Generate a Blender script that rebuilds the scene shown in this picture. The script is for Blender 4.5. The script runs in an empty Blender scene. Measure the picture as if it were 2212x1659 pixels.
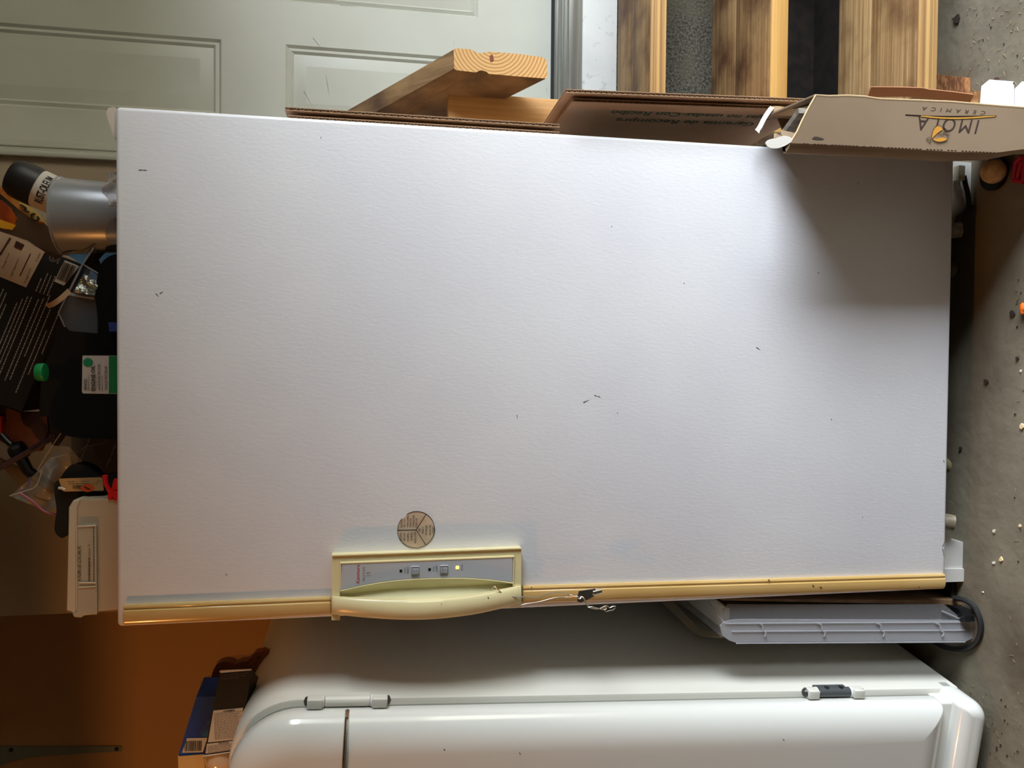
import bpy, bmesh, math, random
from mathutils import Vector, Matrix
random.seed(7)
V = Vector
S = bpy.context.scene
COL = S.collection
# ------------------------------------------------------------------ camera
F = 1650.0
H = 1.12
A_, B_, C_ = 0.1686, -0.0227, 0.0047
def _rot():
    Bm = Matrix(((0, 0, -1), (-1, 0, 0), (0, 1, 0)))
    return Bm @ Matrix.Rotation(C_, 3, 'Y') @ Matrix.Rotation(A_, 3, 'X') @ Matrix.Rotation(B_, 3, 'Z')
R = _rot()
Ri = R.transposed()
CAM = V((0, 0, H))
def at(px, py, Y=None, Z=None, X=None):
    """world point seen at a photo pixel on the plane X=, Y= or Z="""
    d = Ri @ V((px - 1106, py - 829.5, F))
    for i, v in enumerate((X, Y, Z)):
        if v is not None:
            return CAM + d * ((v - CAM[i]) / d[i])
cam = bpy.data.cameras.new('camera'); co = bpy.data.objects.new('camera', cam); COL.objects.link(co)
cam.sensor_fit = 'HORIZONTAL'; cam.sensor_width = 36; cam.lens = 36 * F / 2212; cam.clip_start = .02
M3 = Ri @ Matrix(((1, 0, 0), (0, -1, 0), (0, 0, -1)))
co.matrix_world = Matrix.Translation(CAM) @ M3.to_4x4()
S.camera = co

# ------------------------------------------------------------------ materials
def srgb(c):
    return tuple((x / 255 / 12.92 if x / 255 <= .04045 else ((x / 255 + .055) / 1.055) ** 2.4) for x in c) + (1,)
def mat(name, col, rough=.5, metal=0, col2=None, scale=8, detail=4, lo=.4, hi=.6, stretch=(1, 1, 1), bump=0, bscale=60, bstretch=None,
        trans=0, alpha=1, coat=0, emit=None, spec=.5, col3=None, scale3=2, lo3=.5, hi3=.7, bdist=.002, bdetail=4, rough2=None):
    m = bpy.data.materials.new(name); m.use_nodes = True
    n = m.node_tree.nodes; l = m.node_tree.links; p = n['Principled BSDF']
    p.inputs['Base Color'].default_value = srgb(col)
    p.inputs['Roughness'].default_value = rough; p.inputs['Metallic'].default_value = metal
    p.inputs['Specular IOR Level'].default_value = spec
    p.inputs['Coat Weight'].default_value = coat; p.inputs['Coat Roughness'].default_value = .06
    p.inputs['Transmission Weight'].default_value = trans; p.inputs['Alpha'].default_value = alpha
    if emit:
        p.inputs['Emission Color'].default_value = srgb(emit[0]); p.inputs['Emission Strength'].default_value = emit[1]
    tc = n.new('ShaderNodeTexCoord')
    def noise(sc, det, st):
        mp = n.new('ShaderNodeMapping'); mp.inputs['Scale'].default_value = st; l.new(tc.outputs['Object'], mp.inputs['Vector'])
        t = n.new('ShaderNodeTexNoise'); t.inputs['Scale'].default_value = sc; t.inputs['Detail'].default_value = det
        l.new(mp.outputs['Vector'], t.inputs['Vector']); return t
    last = None
    if col2:
        t = noise(scale, detail, stretch); r = n.new('ShaderNodeValToRGB')
        r.color_ramp.elements[0].position = lo; r.color_ramp.elements[0].color = srgb(col)
        r.color_ramp.elements[1].position = hi; r.color_ramp.elements[1].color = srgb(col2)
        l.new(t.outputs['Fac'], r.inputs['Fac']); last = r.outputs['Color']
    if col3:
        t = noise(scale3, 5, (1, 1, 1)); r = n.new('ShaderNodeValToRGB')
        r.color_ramp.elements[0].position = lo3; r.color_ramp.elements[0].color = (0, 0, 0, 1)
        r.color_ramp.elements[1].position = hi3; r.color_ramp.elements[1].color = (1, 1, 1, 1)
        l.new(t.outputs['Fac'], r.inputs['Fac'])
        mx = n.new('ShaderNodeMix'); mx.data_type = 'RGBA'; l.new(r.outputs['Color'], mx.inputs['Factor'])
        if last: l.new(last, mx.inputs['A'])
        else: mx.inputs['A'].default_value = srgb(col)
        mx.inputs['B'].default_value = srgb(col3); last = mx.outputs['Result']
    if last: l.new(last, p.inputs['Base Color'])
    if bump:
        t = noise(bscale, bdetail, bstretch or (1, 1, 1)); b = n.new('ShaderNodeBump')
        b.inputs['Strength'].default_value = bump; b.inputs['Distance'].default_value = bdist
        l.new(t.outputs['Fac'], b.inputs['Height']); l.new(b.outputs['Normal'], p.inputs['Normal'])
    return m
def clear(name, col, opac, rough=.25, bump=0, bscale=20):
    """thin clear / frosted plastic film"""
    m = mat(name, col, rough, bump=bump, bscale=bscale, bdist=.01)
    n = m.node_tree.nodes; l = m.node_tree.links; p = n['Principled BSDF']; out = n['Material Output']
    t = n.new('ShaderNodeBsdfTransparent'); mx = n.new('ShaderNodeMixShader'); mx.inputs['Fac'].default_value = opac
    l.new(t.outputs[0], mx.inputs[1]); l.new(p.outputs[0], mx.inputs[2]); l.new(mx.outputs[0], out.inputs['Surface'])
    return m

# ------------------------------------------------------------------ mesh builder
class G:
    def __init__(s): s.bm = bmesh.new()
    def add(s, vs, fs, M=None):
        bv = [s.bm.verts.new(M @ V(v) if M else V(v)) for v in vs]
        for f in fs:
            try: s.bm.faces.new([bv[i] for i in f])
            except ValueError: pass
        return bv
    def box(s, x0, x1, y0, y1, z0, z1, r=0, seg=2, M=None):
        g = bmesh.ops.create_cube(s.bm, size=1)['verts']
        for v in g:
            v.co = V(((x0 + x1) / 2 + v.co.x * (x1 - x0), (y0 + y1) / 2 + v.co.y * (y1 - y0), (z0 + z1) / 2 + v.co.z * (z1 - z0)))
        allv = list(g)
        if r:
            es = list({e for v in g for e in v.link_edges})
            q = bmesh.ops.bevel(s.bm, geom=es, offset=r, segments=seg, profile=.5, affect='EDGES')
            allv = list({v for f in q['faces'] for v in f.verts} | {v for v in g if v.is_valid})
        if M:
            for v in allv: v.co = M @ v.co
        return s
    def prism(s, pts, vec, M=None):
        n = len(pts); vec = V(vec); pts = [V(p) for p in pts]
        s.add(pts + [p + vec for p in pts], [list(range(n)), list(range(2 * n - 1, n - 1, -1))] +
              [[i, (i + 1) % n, n + (i + 1) % n, n + i] for i in range(n)], M); return s
    def loft(s, rings, cap0=True, cap1=True, closed=True, M=None):
        n = len(rings[0]); vs = [p for r in rings for p in r]; fs = []
        for k in range(len(rings) - 1):
            for i in range(n if closed else n - 1):
                j = (i + 1) % n; fs.append([k * n + i, k * n + j, (k + 1) * n + j, (k + 1) * n + i])
        if cap0: fs.append(list(range(n))[::-1])
        if cap1: fs.append([(len(rings) - 1) * n + i for i in range(n)])
        s.add(vs, fs, M); return s
    def lathe(s, prof, o, ax, n=28, M=None, sq=1):
        o = V(o); ax = V(ax).normalized(); a = ax.orthogonal().normalized()
        if abs(ax.z) > .8: a = (V((1, 0, 0)) - ax * ax.x).normalized()
        b = ax.cross(a)
        rings = [[o + ax * h + a * (max(r, 1e-5) * math.cos(2 * math.pi * i / n)) + b * (max(r, 1e-5) * sq * math.sin(2 * math.pi * i / n)) for i in range(n)] for r, h in prof]
        return s.loft(rings, M=M)
    def tube(s, pts, r, n=8, smooth=0, M=None, closed=False):
        P = [V(p) for p in pts]
        if smooth:
            Q = []
            for i in range(len(P) - 1):
                p0, p1, p2, p3 = P[max(i - 1, 0)], P[i], P[i + 1], P[min(i + 2, len(P) - 1)]
                for k in range(smooth):
                    t = k / smooth
                    Q.append(.5 * ((2 * p1) + (p2 - p0) * t + (2 * p0 - 5 * p1 + 4 * p2 - p3) * t * t + (3 * p1 - p0 - 3 * p2 + p3) * t ** 3))
            P = Q + [P[-1]]
        rings = []; prev = None
        for i, p in enumerate(P):
            d = (P[min(i + 1, len(P) - 1)] - P[max(i - 1, 0)]).normalized()
            if prev is None: a = d.orthogonal().normalized()
            else: a = (prev - d * prev.dot(d)).normalized()
            prev = a; b = d.cross(a); rr = r[i] if isinstance(r, (list, tuple)) else r
            rings.append([p + (a * math.cos(2 * math.pi * k / n) + b * math.sin(2 * math.pi * k / n)) * rr for k in range(n)])
        return s.loft(rings, M=M)
    def sheet(s, fn, nu, nv, th, M=None):
        """surface fn(u,v)->point with thickness along its normal"""
        g = [[V(fn(i / nu, j / nv)) for j in range(nv + 1)] for i in range(nu + 1)]
        off = []
        for i in range(nu + 1):
            row = []
            for j in range(nv + 1):
                a = g[min(i + 1, nu)][j] - g[max(i - 1, 0)][j]; b = g[i][min(j + 1, nv)] - g[i][max(j - 1, 0)]
                row.append(g[i][j] + a.cross(b).normalized() * th)
            off.append(row)
        W = nv + 1; vs = [p for r in g for p in r] + [p for r in off for p in r]; K = (nu + 1) * W; fs = []
        for i in range(nu):
            for j in range(nv):
                q = [i * W + j, (i + 1) * W + j, (i + 1) * W + j + 1, i * W + j + 1]
                fs += [q, [K + x for x in q[::-1]]]
        bd = [(i, 0) for i in range(nu)] + [(nu, j) for j in range(nv)] + [(i, nv) for i in range(nu, 0, -1)] + [(0, j) for j in range(nv, 0, -1)]
        ids = [i * W + j for i, j in bd]
        for k in range(len(ids)):
            a, b = ids[k], ids[(k + 1) % len(ids)]; fs.append([a, K + a, K + b, b])
        s.add(vs, fs, M); return s
TM = {}
def newobj(name, data):
    o = bpy.data.objects.new(name, data); COL.objects.link(o); return o
def thing(name, label, cat, loc=(0, 0, 0), rot=None, group=None):
    o = newobj(name, None); o.empty_display_size = .05
    M = Matrix.Translation(V(loc)) @ (rot.to_4x4() if rot else Matrix())
    o.matrix_world = M; o['label'] = label; o['category'] = cat
    if group: o['group'] = group
    TM[o.name] = M; return o
def part(name, g, m, parent=None, local=False, ang=35, label=None, base=None):
    """one mesh object; geometry in world coordinates unless local"""
    bm = g.bm
    bmesh.ops.recalc_face_normals(bm, faces=bm.faces)
    if parent is not None:
        if not local: bmesh.ops.transform(bm, matrix=TM[parent.name].inverted(), verts=bm.verts)
        pM = TM[parent.name]
    else:
        pM = Matrix()
        if base is None:
            n = max(len(bm.verts), 1); c = sum((v.co for v in bm.verts), V()) / n
            base = V((c.x, c.y, min((v.co.z for v in bm.verts), default=0)))
        bmesh.ops.translate(bm, vec=-V(base), verts=bm.verts); pM = Matrix.Translation(V(base))
    me = bpy.data.meshes.new(name); bm.to_mesh(me); bm.free()
    me.polygons.foreach_set('use_smooth', [True] * len(me.polygons)); me.set_sharp_from_angle(angle=math.radians(ang))
    me.materials.append(m); o = newobj(name, me)
    if parent is not None: o.parent = parent
    else: o.matrix_world = pM
    TM[o.name] = pM
    if label: o['label'] = label
    return o
def tag(o, label, cat, group=None, kind=None):
    if label: o['label'] = label
    if cat: o['category'] = cat
    if group: o['group'] = group
    if kind: o['kind'] = kind
    return o
def struct(name, g, m, parent=None):
    o = part(name, g, m, parent, base=(0, 0, 0) if parent is None else None)
    if parent is None: o['kind'] = 'structure'
    return o
def writing(items, m, parent, name='lettering', shear=0, bold=.0, space=1.0):
    """items: (text, world centre, reading dir, up dir, width, height); one mesh per line of text"""
    for (t, o, r, u, w, h) in items:
        g = G()
        c = bpy.data.curves.new('t', 'FONT'); c.body = t; c.shear = shear; c.offset = bold; c.space_character = space; c.resolution_u = 3
        ob = bpy.data.objects.new('t', c); me = bpy.data.meshes.new_from_object(ob)
        vs = [v.co.copy() for v in me.vertices]
        x0 = min(v.x for v in vs); x1 = max(v.x for v in vs); y0 = min(v.y for v in vs); y1 = max(v.y for v in vs)
        r = V(r).normalized(); u = V(u).normalized(); nrm = r.cross(u); o = V(o) + nrm * .00015
        sx = w / (x1 - x0); sy = h / (y1 - y0)
        g.add([o + r * ((v.x - (x0 + x1) / 2) * sx) + u * ((v.y - (y0 + y1) / 2) * sy) for v in vs], [list(p.vertices) for p in me.polygons])
        bpy.data.objects.remove(ob); bpy.data.meshes.remove(me); bpy.data.curves.remove(c)
        res = part(name, g, m, parent)
    return res
def lines(parent, o, r, u, rows, m, name='print_lines', th=.0012):
    """small illegible print as broken strokes; rows: (x0,x1,y)"""
    g = G(); r = V(r).normalized(); u = V(u).normalized(); n = r.cross(u); o = V(o) + n * .0005
    for x0, x1, y in rows:
        x = x0
        while x < x1:
            w = random.uniform(.002, .006); e = min(x + w, x1)
            g.add([o + r * x + u * y, o + r * e + u * y, o + r * e + u * (y + th), o + r * x + u * (y + th)], [[0, 1, 2, 3]])
            x = e + random.uniform(.0008, .0016)
    return part(name, g, m, parent)
def barcode(parent, o, r, u, w, h, m, name='barcode'):
    g = G(); r = V(r).normalized(); u = V(u).normalized(); n = r.cross(u); o = V(o) + n * .0006; x = 0
    rnd = random.Random(3)
    while x < w:
        b = rnd.choice((.0006, .0006, .0012, .0018)) * w / .04
        if x + b > w: break
        g.add([o + r * x, o + r * (x + b), o + r * (x + b) + u * h, o + r * x + u * h], [[0, 1, 2, 3]])
        x += b + rnd.choice((.0006, .0009, .0014)) * w / .04
    return part(name, g, m, parent)
X1_, Y1_, Z1_ = V((1, 0, 0)), V((0, 1, 0)), V((0, 0, 1))

# ------------------------------------------------------------------ palette
white_enamel = mat('freezer_enamel', (226, 226, 230), .42, col2=(220, 220, 226), scale=3, bump=.22, bscale=230, bstretch=(1, 1, .4), bdist=.0012, bdetail=3)
white_smooth = mat('white_plastic', (222, 220, 216), .4)
black_rub = mat('black_rubber', (18, 18, 20), .6)
blackp = mat('black_plastic', (14, 14, 17), .35)
dark_navy = mat('dark_bottle_plastic', (10, 13, 18), .3)
tan_trim = mat('yellowed_trim', (210, 176, 116), .22, col2=(202, 166, 102), scale=4, coat=.3)
cream = mat('cream_plastic', (224, 212, 166), .3, col2=(220, 206, 158), scale=3)
silver = mat('silver_overlay', (196, 198, 204), .35, metal=.25)
ink = mat('black_ink', (26, 22, 24), .7)
ink_grey = mat('grey_ink', (96, 92, 96), .7)
red_ink = mat('red_ink', (176, 44, 62), .6)
light_ink = mat('pale_grey_ink', (168, 164, 166), .7)
paper_w = mat('white_paper', (206, 200, 192), .75)
steel = mat('bare_steel', (150, 148, 148), .28, metal=1)
chrome = mat('chrome', (215, 212, 208), .08, metal=1)
wire_m = mat('galvanised_wire', (190, 182, 168), .35, metal=.8)
galv = mat('painted_bracket', (118, 124, 112), .5)
concrete = mat('concrete_floor', (124, 116, 98), .85, col2=(100, 92, 76), scale=5, detail=10, lo=.38, hi=.66, col3=(74, 62, 46), scale3=3.1, lo3=.58, hi3=.74, bump=.5, bscale=45, bdist=.004, bdetail=10)
concrete_w = mat('rough_concrete', (104, 100, 88), .9, col2=(56, 54, 46), scale=160, detail=3, lo=.40, hi=.62, bump=1, bscale=150, bdist=.006, col3=(96, 90, 74), scale3=9, lo3=.5, hi3=.7)
wallp = mat('beige_wall_paint', (176, 158, 134), .8, bump=.12, bscale=120)
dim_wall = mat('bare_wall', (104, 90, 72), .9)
wall_rec = mat('tan_wall_paint', (178, 140, 96), .8, bump=.12, bscale=120)
doorp = mat('door_paint', (206, 208, 196), .42, col2=(198, 200, 188), scale=2.5, bump=.05, bscale=200)
riser_m = mat('scuffed_white_paint', (214, 216, 214), .5, col2=(200, 203, 202), scale=5, detail=6, col3=(150, 152, 152), scale3=34, lo3=.60, hi3=.76)
alu = mat('weathered_aluminium', (150, 150, 142), .45, metal=.55, col2=(112, 110, 104), scale=9, stretch=(.12, 6, 6), lo=.45, hi=.6)
def wood(name, c1, c2, st, sc=14, dirt=None, rough=.65, b=.35, s3=11, l3=.42, h3=.68):
    return mat(name, c1, rough, col2=c2, scale=sc, detail=8, lo=.36, hi=.64, stretch=st, bump=b, bscale=sc * 3, bstretch=st, bdist=.003, col3=dirt, scale3=s3, lo3=l3, hi3=h3)
tread_m = wood('dirty_tread_wood', (158, 130, 88), (124, 92, 56), (.1, 5, 5), 30, (84, 54, 30))
tread_l = wood('worn_tread_wood', (180, 150, 104), (138, 104, 64), (.1, 5, 5), 30, (104, 72, 42), s3=8, l3=.5, h3=.72)
nose_m = wood('bright_tread_edge', (206, 162, 92), (180, 132, 66), (.1, 4, 4), 14)
nose_g = wood('grained_tread_edge', (208, 168, 108), (150, 112, 66), (.04, 9, 9), 22)
lumber = wood('pine_lumber', (152, 122, 84), (108, 82, 54), (4, .5, .5), 12, (84, 64, 46))
pine = wood('pale_pine', (204, 158, 98), (182, 136, 80), (5, 5, .2), 10)
card = mat('cardboard', (180, 146, 114), .85, col2=(170, 136, 104), scale=6, bump=.1, bscale=80)
card_edge = mat('torn_cardboard_edge', (198, 170, 132), .9)
carton = mat('carton_board', (136, 115, 92), .85, col2=(128, 107, 84), scale=5, col3=(120, 98, 78), scale3=9, lo3=.66, hi3=.8, bump=.15, bscale=30)
carton_in = mat('carton_inside', (226, 222, 214), .85)
card_or = mat('orange_cardboard', (150, 104, 72), .85)
tile_m = mat('grey_tile_edge', (150, 142, 130), .7, col2=(110, 104, 96), scale=60)
tile_d = mat('brown_tile', (74, 52, 40), .6)

# ------------------------------------------------------------------ room shell
OX, OY0, OY1, OZ = 2.1, -.42, .78, 1.93      # open garage doorway on the right
WY = 1.95           # garage wall plane the entry door sits in
DY = 2.035          # door slab face
LX = at(150, 1325, Y=WY).x          # corner where the wall steps back
g = G(); g.box(-3.2, 9, -5, 5, -.1, 0); struct('floor', g, concrete)
g = G(); g.box(-3.2, 2.4, -3.55, 3.2, 2.75, 2.85); struct('ceiling', g, dim_wall)
jx0 = at(250, 316, Y=WY).x          # left edge of the doorway
g = G(); g.box(LX, jx0, WY, WY + .35, 0, 2.75); g.box(jx0, 1.62, WY - .03, WY + .35, 0, .545); g.box(jx0, 1.62, WY, 2.3, 2.62, 2.75)
g.box(1.62, OX + .15, WY, WY + .35, 0, 2.75); struct('wall_back', g, wallp)
RY = 2.28
g = G(); g.box(-2.6, LX + .01, RY, RY + .2, 0, 2.75); struct('wall_recess', g, wall_rec)
g = G(); g.box(-2.75, -2.6, -3.4, RY + .2, 0, 2.75); struct('wall_left', g, dim_wall)
g = G(); g.box(-2.75, OX + .15, -3.55, -3.4, 0, 2.75); struct('wall_front', g, dim_wall)
g = G(); g.box(OX, OX + .15, -3.4, OY0, 0, 2.75); g.box(OX, OX + .15, OY1, WY + .35, 0, 2.75); g.box(OX, OX + .15, OY0, OY1, OZ, 2.75); struct('wall_right', g, dim_wall)
# foundation face under the doorway
g = G(); g.box(jx0 - .1, 1.7, 1.875, WY - .031, 0, .54); struct('wall_foundation', g, concrete_w)

# door slab with moulded panels
def panel(g, x0, x1, z0, z1, y):
    lv = [(0, 0), (.006, .007), (.014, .003), (.020, .009), (.050, .001), (.053, .001)]
    rings = []
    for ins, dep in lv:
        rings.append([V((x0 + ins, y + dep, z0 + ins)), V((x1 - ins, y + dep, z0 + ins)), V((x1 - ins, y + dep, z1 - ins)), V((x0 + ins, y + dep, z1 - ins))])
    g.loft(rings, cap0=False, cap1=True)
zb = at(1190, 100, Y=DY).z
q0 = at(478, 256, Y=DY); q1 = at(478, 85, Y=DY); q2 = at(617, 97, Y=DY); q3 = at(1033, 38, Y=DY)
px0, px1 = q0.x, q1.x; rx0 = q3.x; rx1 = rx0 + (px1 - px0); sx0 = jx0 - .01; sx1 = rx1 + (px0 - sx0)
zr1, zr0, zl0 = q0.z, q2.z, q3.z; zt = zb + 2.03
g = G()
th = .04
def slabbox(x0, x1, z0, z1): g.box(x0, x1, DY, DY + th, z0, z1)
for a, b in ((sx0, px0), (px1, rx0), (rx1, sx1)): slabbox(a, b, zb, zt)
for (a, b) in ((px0, px1), (rx0, rx1)):
    zz = [(zl0, zr0), (zr1, zr1 + .62), (zr1 + .74, zt - .12)]
    prev = zb
    for z0, z1 in zz:
        slabbox(a, b, prev, z0); panel(g, a, b, z0, z1, DY); prev = z1
    slabbox(a, b, prev, zt)
d1 = struct('door_1', g, doorp)
g = G(); g.box(sx0, sx1, DY - .002, DY + .03, zb - .018, zb); struct('door_sweep', g, black_rub, d1)
g = G()
for pts in ([(676, 82), (694, 103)], [(677, 82), (690, 102)], [(704, 163), (712, 200)], [(705, 175), (711, 205)], [(980, 88), (981, 102)], [(735, 11), (775, 15)], [(656, 196), (676, 232)], [(1180, 190), (1183, 205)]):
    P = [at(x, y, Y=DY - .0005) for x, y in pts]; g.tube([P[0], P[1]], [.0005, .0001], 4)
part('scuff_marks', g, mat('door_scuff', (120, 124, 118), .7), d1)
# casing on the left of the doorway
cx = at(250, 347, Y=WY - .012).x
g = G(); g.box(cx, jx0 + .004, WY - .010, WY + .09, .3, 2.68, .003); g.box(cx, cx + .014, WY - .016, WY - .0, .3, 2.68, .004); g.box(cx + .022, cx + .028, WY - .0125, WY, .3, 2.68, .002)
struct('trim_1', g, doorp)
g = G(); g.box(jx0, 1.62, WY - .012, WY + .09, zt + .01, zt + .09, .003); struct('trim_2', g, doorp)
g = G(); g.box(sx1 + .003, sx1 + .05, WY - .01, WY + .09, zb, zt + .01, .003); struct('trim_3', g, doorp)
# threshold and painted board under it
zs = at(1229, 100, Y=1.86).z
g = G(); g.box(.50, 1.60, 1.868, DY + .06, zs - .03, zs - .004)
g.box(.50, 1.60, 1.862, 1.885, zs - .035, zs, .003)
for k in range(4): g.box(.50, 1.60, 1.89 + k * .006, 1.893 + k * .006, zs - .006, zs + .0005, .0006)
g.box(.50, 1.60, 1.925, 1.965, zs - .006, zs + .003, .002)
for k in range(5): g.box(.50, 1.60, 1.975 + k * .007, 1.979 + k * .007, zs - .006, zs + .004, .0008)
struct('door_threshold', g, alu)
g = G(); g.box(.48, 1.60, 1.858, 1.874, .545, zs - .034, .0015); t = struct('trim_4', g, riser_m)

# ------------------------------------------------------------------ steps
st = thing('garage_steps', 'wooden garage steps with open gaps leading up to the white door', 'steps', (.9, 1.5, 0))
def tread(y0, y1, z, x0, mm, mn, th=.036):
    g = G(); ym = y0 + (y1 - y0) * .56
    g.box(x0, 1.6, y0 + .006, ym - .002, z - th, z, .003); g.box(x0 + .01, 1.6, ym + .002, y1, z - th, z - .001, .003)
    o = part('tread', g, mm, st)
    g = G(); g.box(x0, 1.6, y0 - .002, y0 + .0055, z - th, z - .0005, .002); part('tread_nosing', g, mn, st)
    return o
tread(1.612, 1.857, .545, .47, tread_m, nose_g)
tread(1.419, 1.70, .365, .47, tread_m, nose_m)
tread(1.227, 1.475, .185, .488, tread_l, nose_g)
g = G(); g.box(.47, 1.34, 1.47, 1.872, .0, .012); g.box(.47, 1.34, 1.855, 1.8745, .012, .21); part('gap_shade_board', g, mat('painted_gap_shade', (40, 32, 25), .9, col2=(24, 19, 15), scale=30), st)  # L-shaped board added under the treads, its colour standing in for the gap's shade
for x in (1.35,):
    g = G(); g.prism([(x, 1.25, 0), (x, 1.25, .149), (x, 1.44, .149), (x, 1.44, .329), (x, 1.63, .329), (x, 1.63, .509), (x, 1.855, .509), (x, 1.855, 0)], (.038, 0, 0)); part('stringer', g, tread_m, st)

# ------------------------------------------------------------------ freezer
FX0, FX1, FZ0, FZ1, FY = -.4148, .3991, .065, 1.5299, 1.28
fz = thing('upright_freezer', 'tall white upright freezer with pebbled door and yellowed side trim', 'freezer', (0, 1.6, 0))
g = G(); g.box(FX0 + .012, FX1 - .012, FY + .062, 1.925, .075, 1.515, .006); part('cabinet', g, white_enamel, fz)
g = G(); g.box(FX0, FX1, FY, FY + .05, FZ0, FZ1, .007, 4)
door = part('freezer_door', g, white_enamel, fz)
g = G(); g.box(FX0 + .008, FX1 - .008, FY + .05, FY + .064, FZ0 + .006, FZ1 - .006); part('door_gasket', g, mat('grey_gasket', (120, 118, 120), .7), door)
# cabinet top hinge cover behind the door's top edge
hc = at(231, 262, Y=1.36)
g = G(); g.prism([at(247, 231, Y=1.335), at(234, 233, Y=1.335), at(230, 240, Y=1.335), at(229.5, 248, Y=1.335), at(247, 300, Y=1.335)], (0, .09, 0)); o = part('hinge_cover', g, mat('tan_white_plastic', (206, 196, 184), .5), fz)
# kick area lobes
base_w = mat('base_plastic', (206, 204, 200), .45)
yb = FY + .035
g = G(); g.prism([at(x, y, Y=yb) for x, y in ((2020, 1150), (2045, 1150), (2050, 1158), (2058, 1166), (2070, 1170), (2085, 1171), (2090, 1176), (2090, 1252), (2086, 1256), (2020, 1258))], (0, .10, 0))
g.prism([at(x, y, Y=yb - .004) for x, y in ((2030, 1229), (2089, 1229), (2087, 1256), (2030, 1258))], (0, .02, 0))
part('base_foot_cover', g, base_w, fz)
g = G(); g.prism([at(x, y, Y=yb) for x, y in ((2020, 345), (2110, 352), (2110, 446), (2100, 452), (2085, 452), (2066, 480), (2020, 500))], (0, .10, 0)); part('base_foot_cover', g, base_w, fz)
g = G(); g.box(FX0 + .03, FX1 - .03, FY + .16, 1.90, .02, .075); part('base_pan', g, blackp, fz)
foot_m = mat('grey_foot', (150, 140, 120), .5, col2=(110, 98, 80), scale=40)
for i, (px, py, Yf) in enumerate(((2076, 495, 1.30), (2060, 1130, 1.30))):
    c = at(px, py, Y=Yf); ax = V((-.15 if i else .1, -.45, -.9))
    g = G(); g.lathe([(.0155, -.05), (.0155, 0), (.0125, .0005), (.0115, -.012), (.0005, -.012)], c, ax, 6 if i == 0 else 14); part('levelling_foot', g, foot_m, fz)
for px, py in ((2062, 1005), (2066, 582)):
    c = at(px, py, Y=1.36); g = G(); g.lathe([(.012, -.02), (.018, -.012), (.019, 0), (.016, .008), (.001, .012)], c, (-.05, -.8, -.5), 16); part('roller_cap', g, mat('olive_cap', (132, 126, 90), .6), fz)
# trim strips on the door's left edge
def strip(p, ends):
    n = 9; rings = []
    g = G()
    (a0, a1), (b0, b1) = p
    for k in range(2):
        r_ = at(*(a0 if k == 0 else b0), Y=FY); l_ = at(*(a1 if k == 0 else b1), Y=FY)
        z = r_.z
        pr = [(0, 0), (.0, -.006), (-.004, -.0085), (-.007, -.0055), (-.009, -.009)]
        w = r_.x - l_.x
        sec = [V((r_.x, FY + .002, z))] + [V((r_.x + x, FY + y, z)) for x, y in pr]
        for t in range(1, 9):
            a = t / 8 * math.pi / 2
            sec.append(V((r_.x - .010 - (w - .010) * math.sin(a * .98) ** 1.0 * 1.0, FY - .0095 * math.cos(a) ** .6, z)))
        sec.append(V((l_.x, FY + .002, z))); rings.append(sec)
    g.loft(rings)
    o = part('edge_trim', g, tan_trim, fz)
    md = o.modifiers.new('b', 'BEVEL'); md.width = .003; md.segments = 3; md.limit_method = 'ANGLE'; md.angle_limit = 1.2
    return o
strip((((269, 1305), (268, 1349)), ((715, 1287), (715, 1327))), 0)
strip((((1128, 1264), (1128, 1304)), ((2037, 1238), (2037, 1271))), 1)
# console with controls and handle
CY = FY - .016
def CP(x, y, Y=CY): return at(x, y, Y=Y)
def arc(pts, n=16):
    """smooth curve through px points"""
    P = [V((x, y, 0)) for x, y in pts]; Q = []
    for i in range(len(P) - 1):
        p0, p1, p2, p3 = P[max(i - 1, 0)], P[i], P[i + 1], P[min(i + 2, len(P) - 1)]
        for k in range(n):
            t = k / n; Q.append(.5 * ((2 * p1) + (p2 - p0) * t + (2 * p0 - 5 * p1 + 4 * p2 - p3) * t * t + (3 * p1 - p0 - 3 * p2 + p3) * t ** 3))
    Q.append(P[-1]); return [(q.x, q.y) for q in Q]
pc = arc([(735, 1275), (785, 1264), (840, 1255), (900, 1250), (975, 1248), (1040, 1250), (1109, 1258)], 6)     # lower edge of the silver panel
g = G()
g.prism([CP(x, y) for x, y in [(717, 1199), (1126, 1184), (1126, 1203), (736, 1217), (734, 1278), (717, 1280)]], (0, .016, 0))
g.prism([CP(x, y) for x, y in [(1110, 1202), (1126, 1202), (1126, 1312), (1110, 1312)]], (0, .016, 0))
g.prism([CP(x, y) for x, y in [(717, 1279), (734, 1277), (734, 1340), (716, 1340)]], (0, .016, 0))
g.prism([CP(x, y, CY + .0008) for x, y in [(733, 1212), (1113, 1200), (1113, 1262)] + [(x, y + 3) for x, y in pc[::-1]] + [(733, 1279)]], (0, .014, 0))
top = part('console_housing', g, cream, fz)
g = G()
for a, b in (((718, 1200), (1125, 1184.5)), ((735, 1216.5), (1110, 1202.5))):
    g.tube([CP(*a, CY - .001), CP(*b, CY - .001)], .0022, 8)
g.tube([CP(x, y + 1.5, CY - .001) for x, y in pc], .0016, 8)
g.tube([CP(736, 1217, CY - .001), CP(735, 1278, CY - .001)], .0014, 6); g.tube([CP(1110, 1203, CY - .001), CP(1109, 1266, CY - .001)], .0014, 6)
part('console_bead', g, cream, fz)
g = G(); g.prism([CP(x, y, CY - .0022) for x, y in [(739, 1219), (1107, 1205)] + [(min(x, 1107), y - .5) for x, y in pc[::-1]]], (0, .002, 0)); pan = part('control_panel', g, silver, fz)
PYp = CY - .0022
def ctext(items, m, parent, h=None, **k): return writing([(t, at(x, y, Y=PYp), X1_, Z1_, w, hh) for t, x, y, w, hh in items], m, parent, **k)
pxm = lambda n: n * 1.24 / 1650
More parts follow.
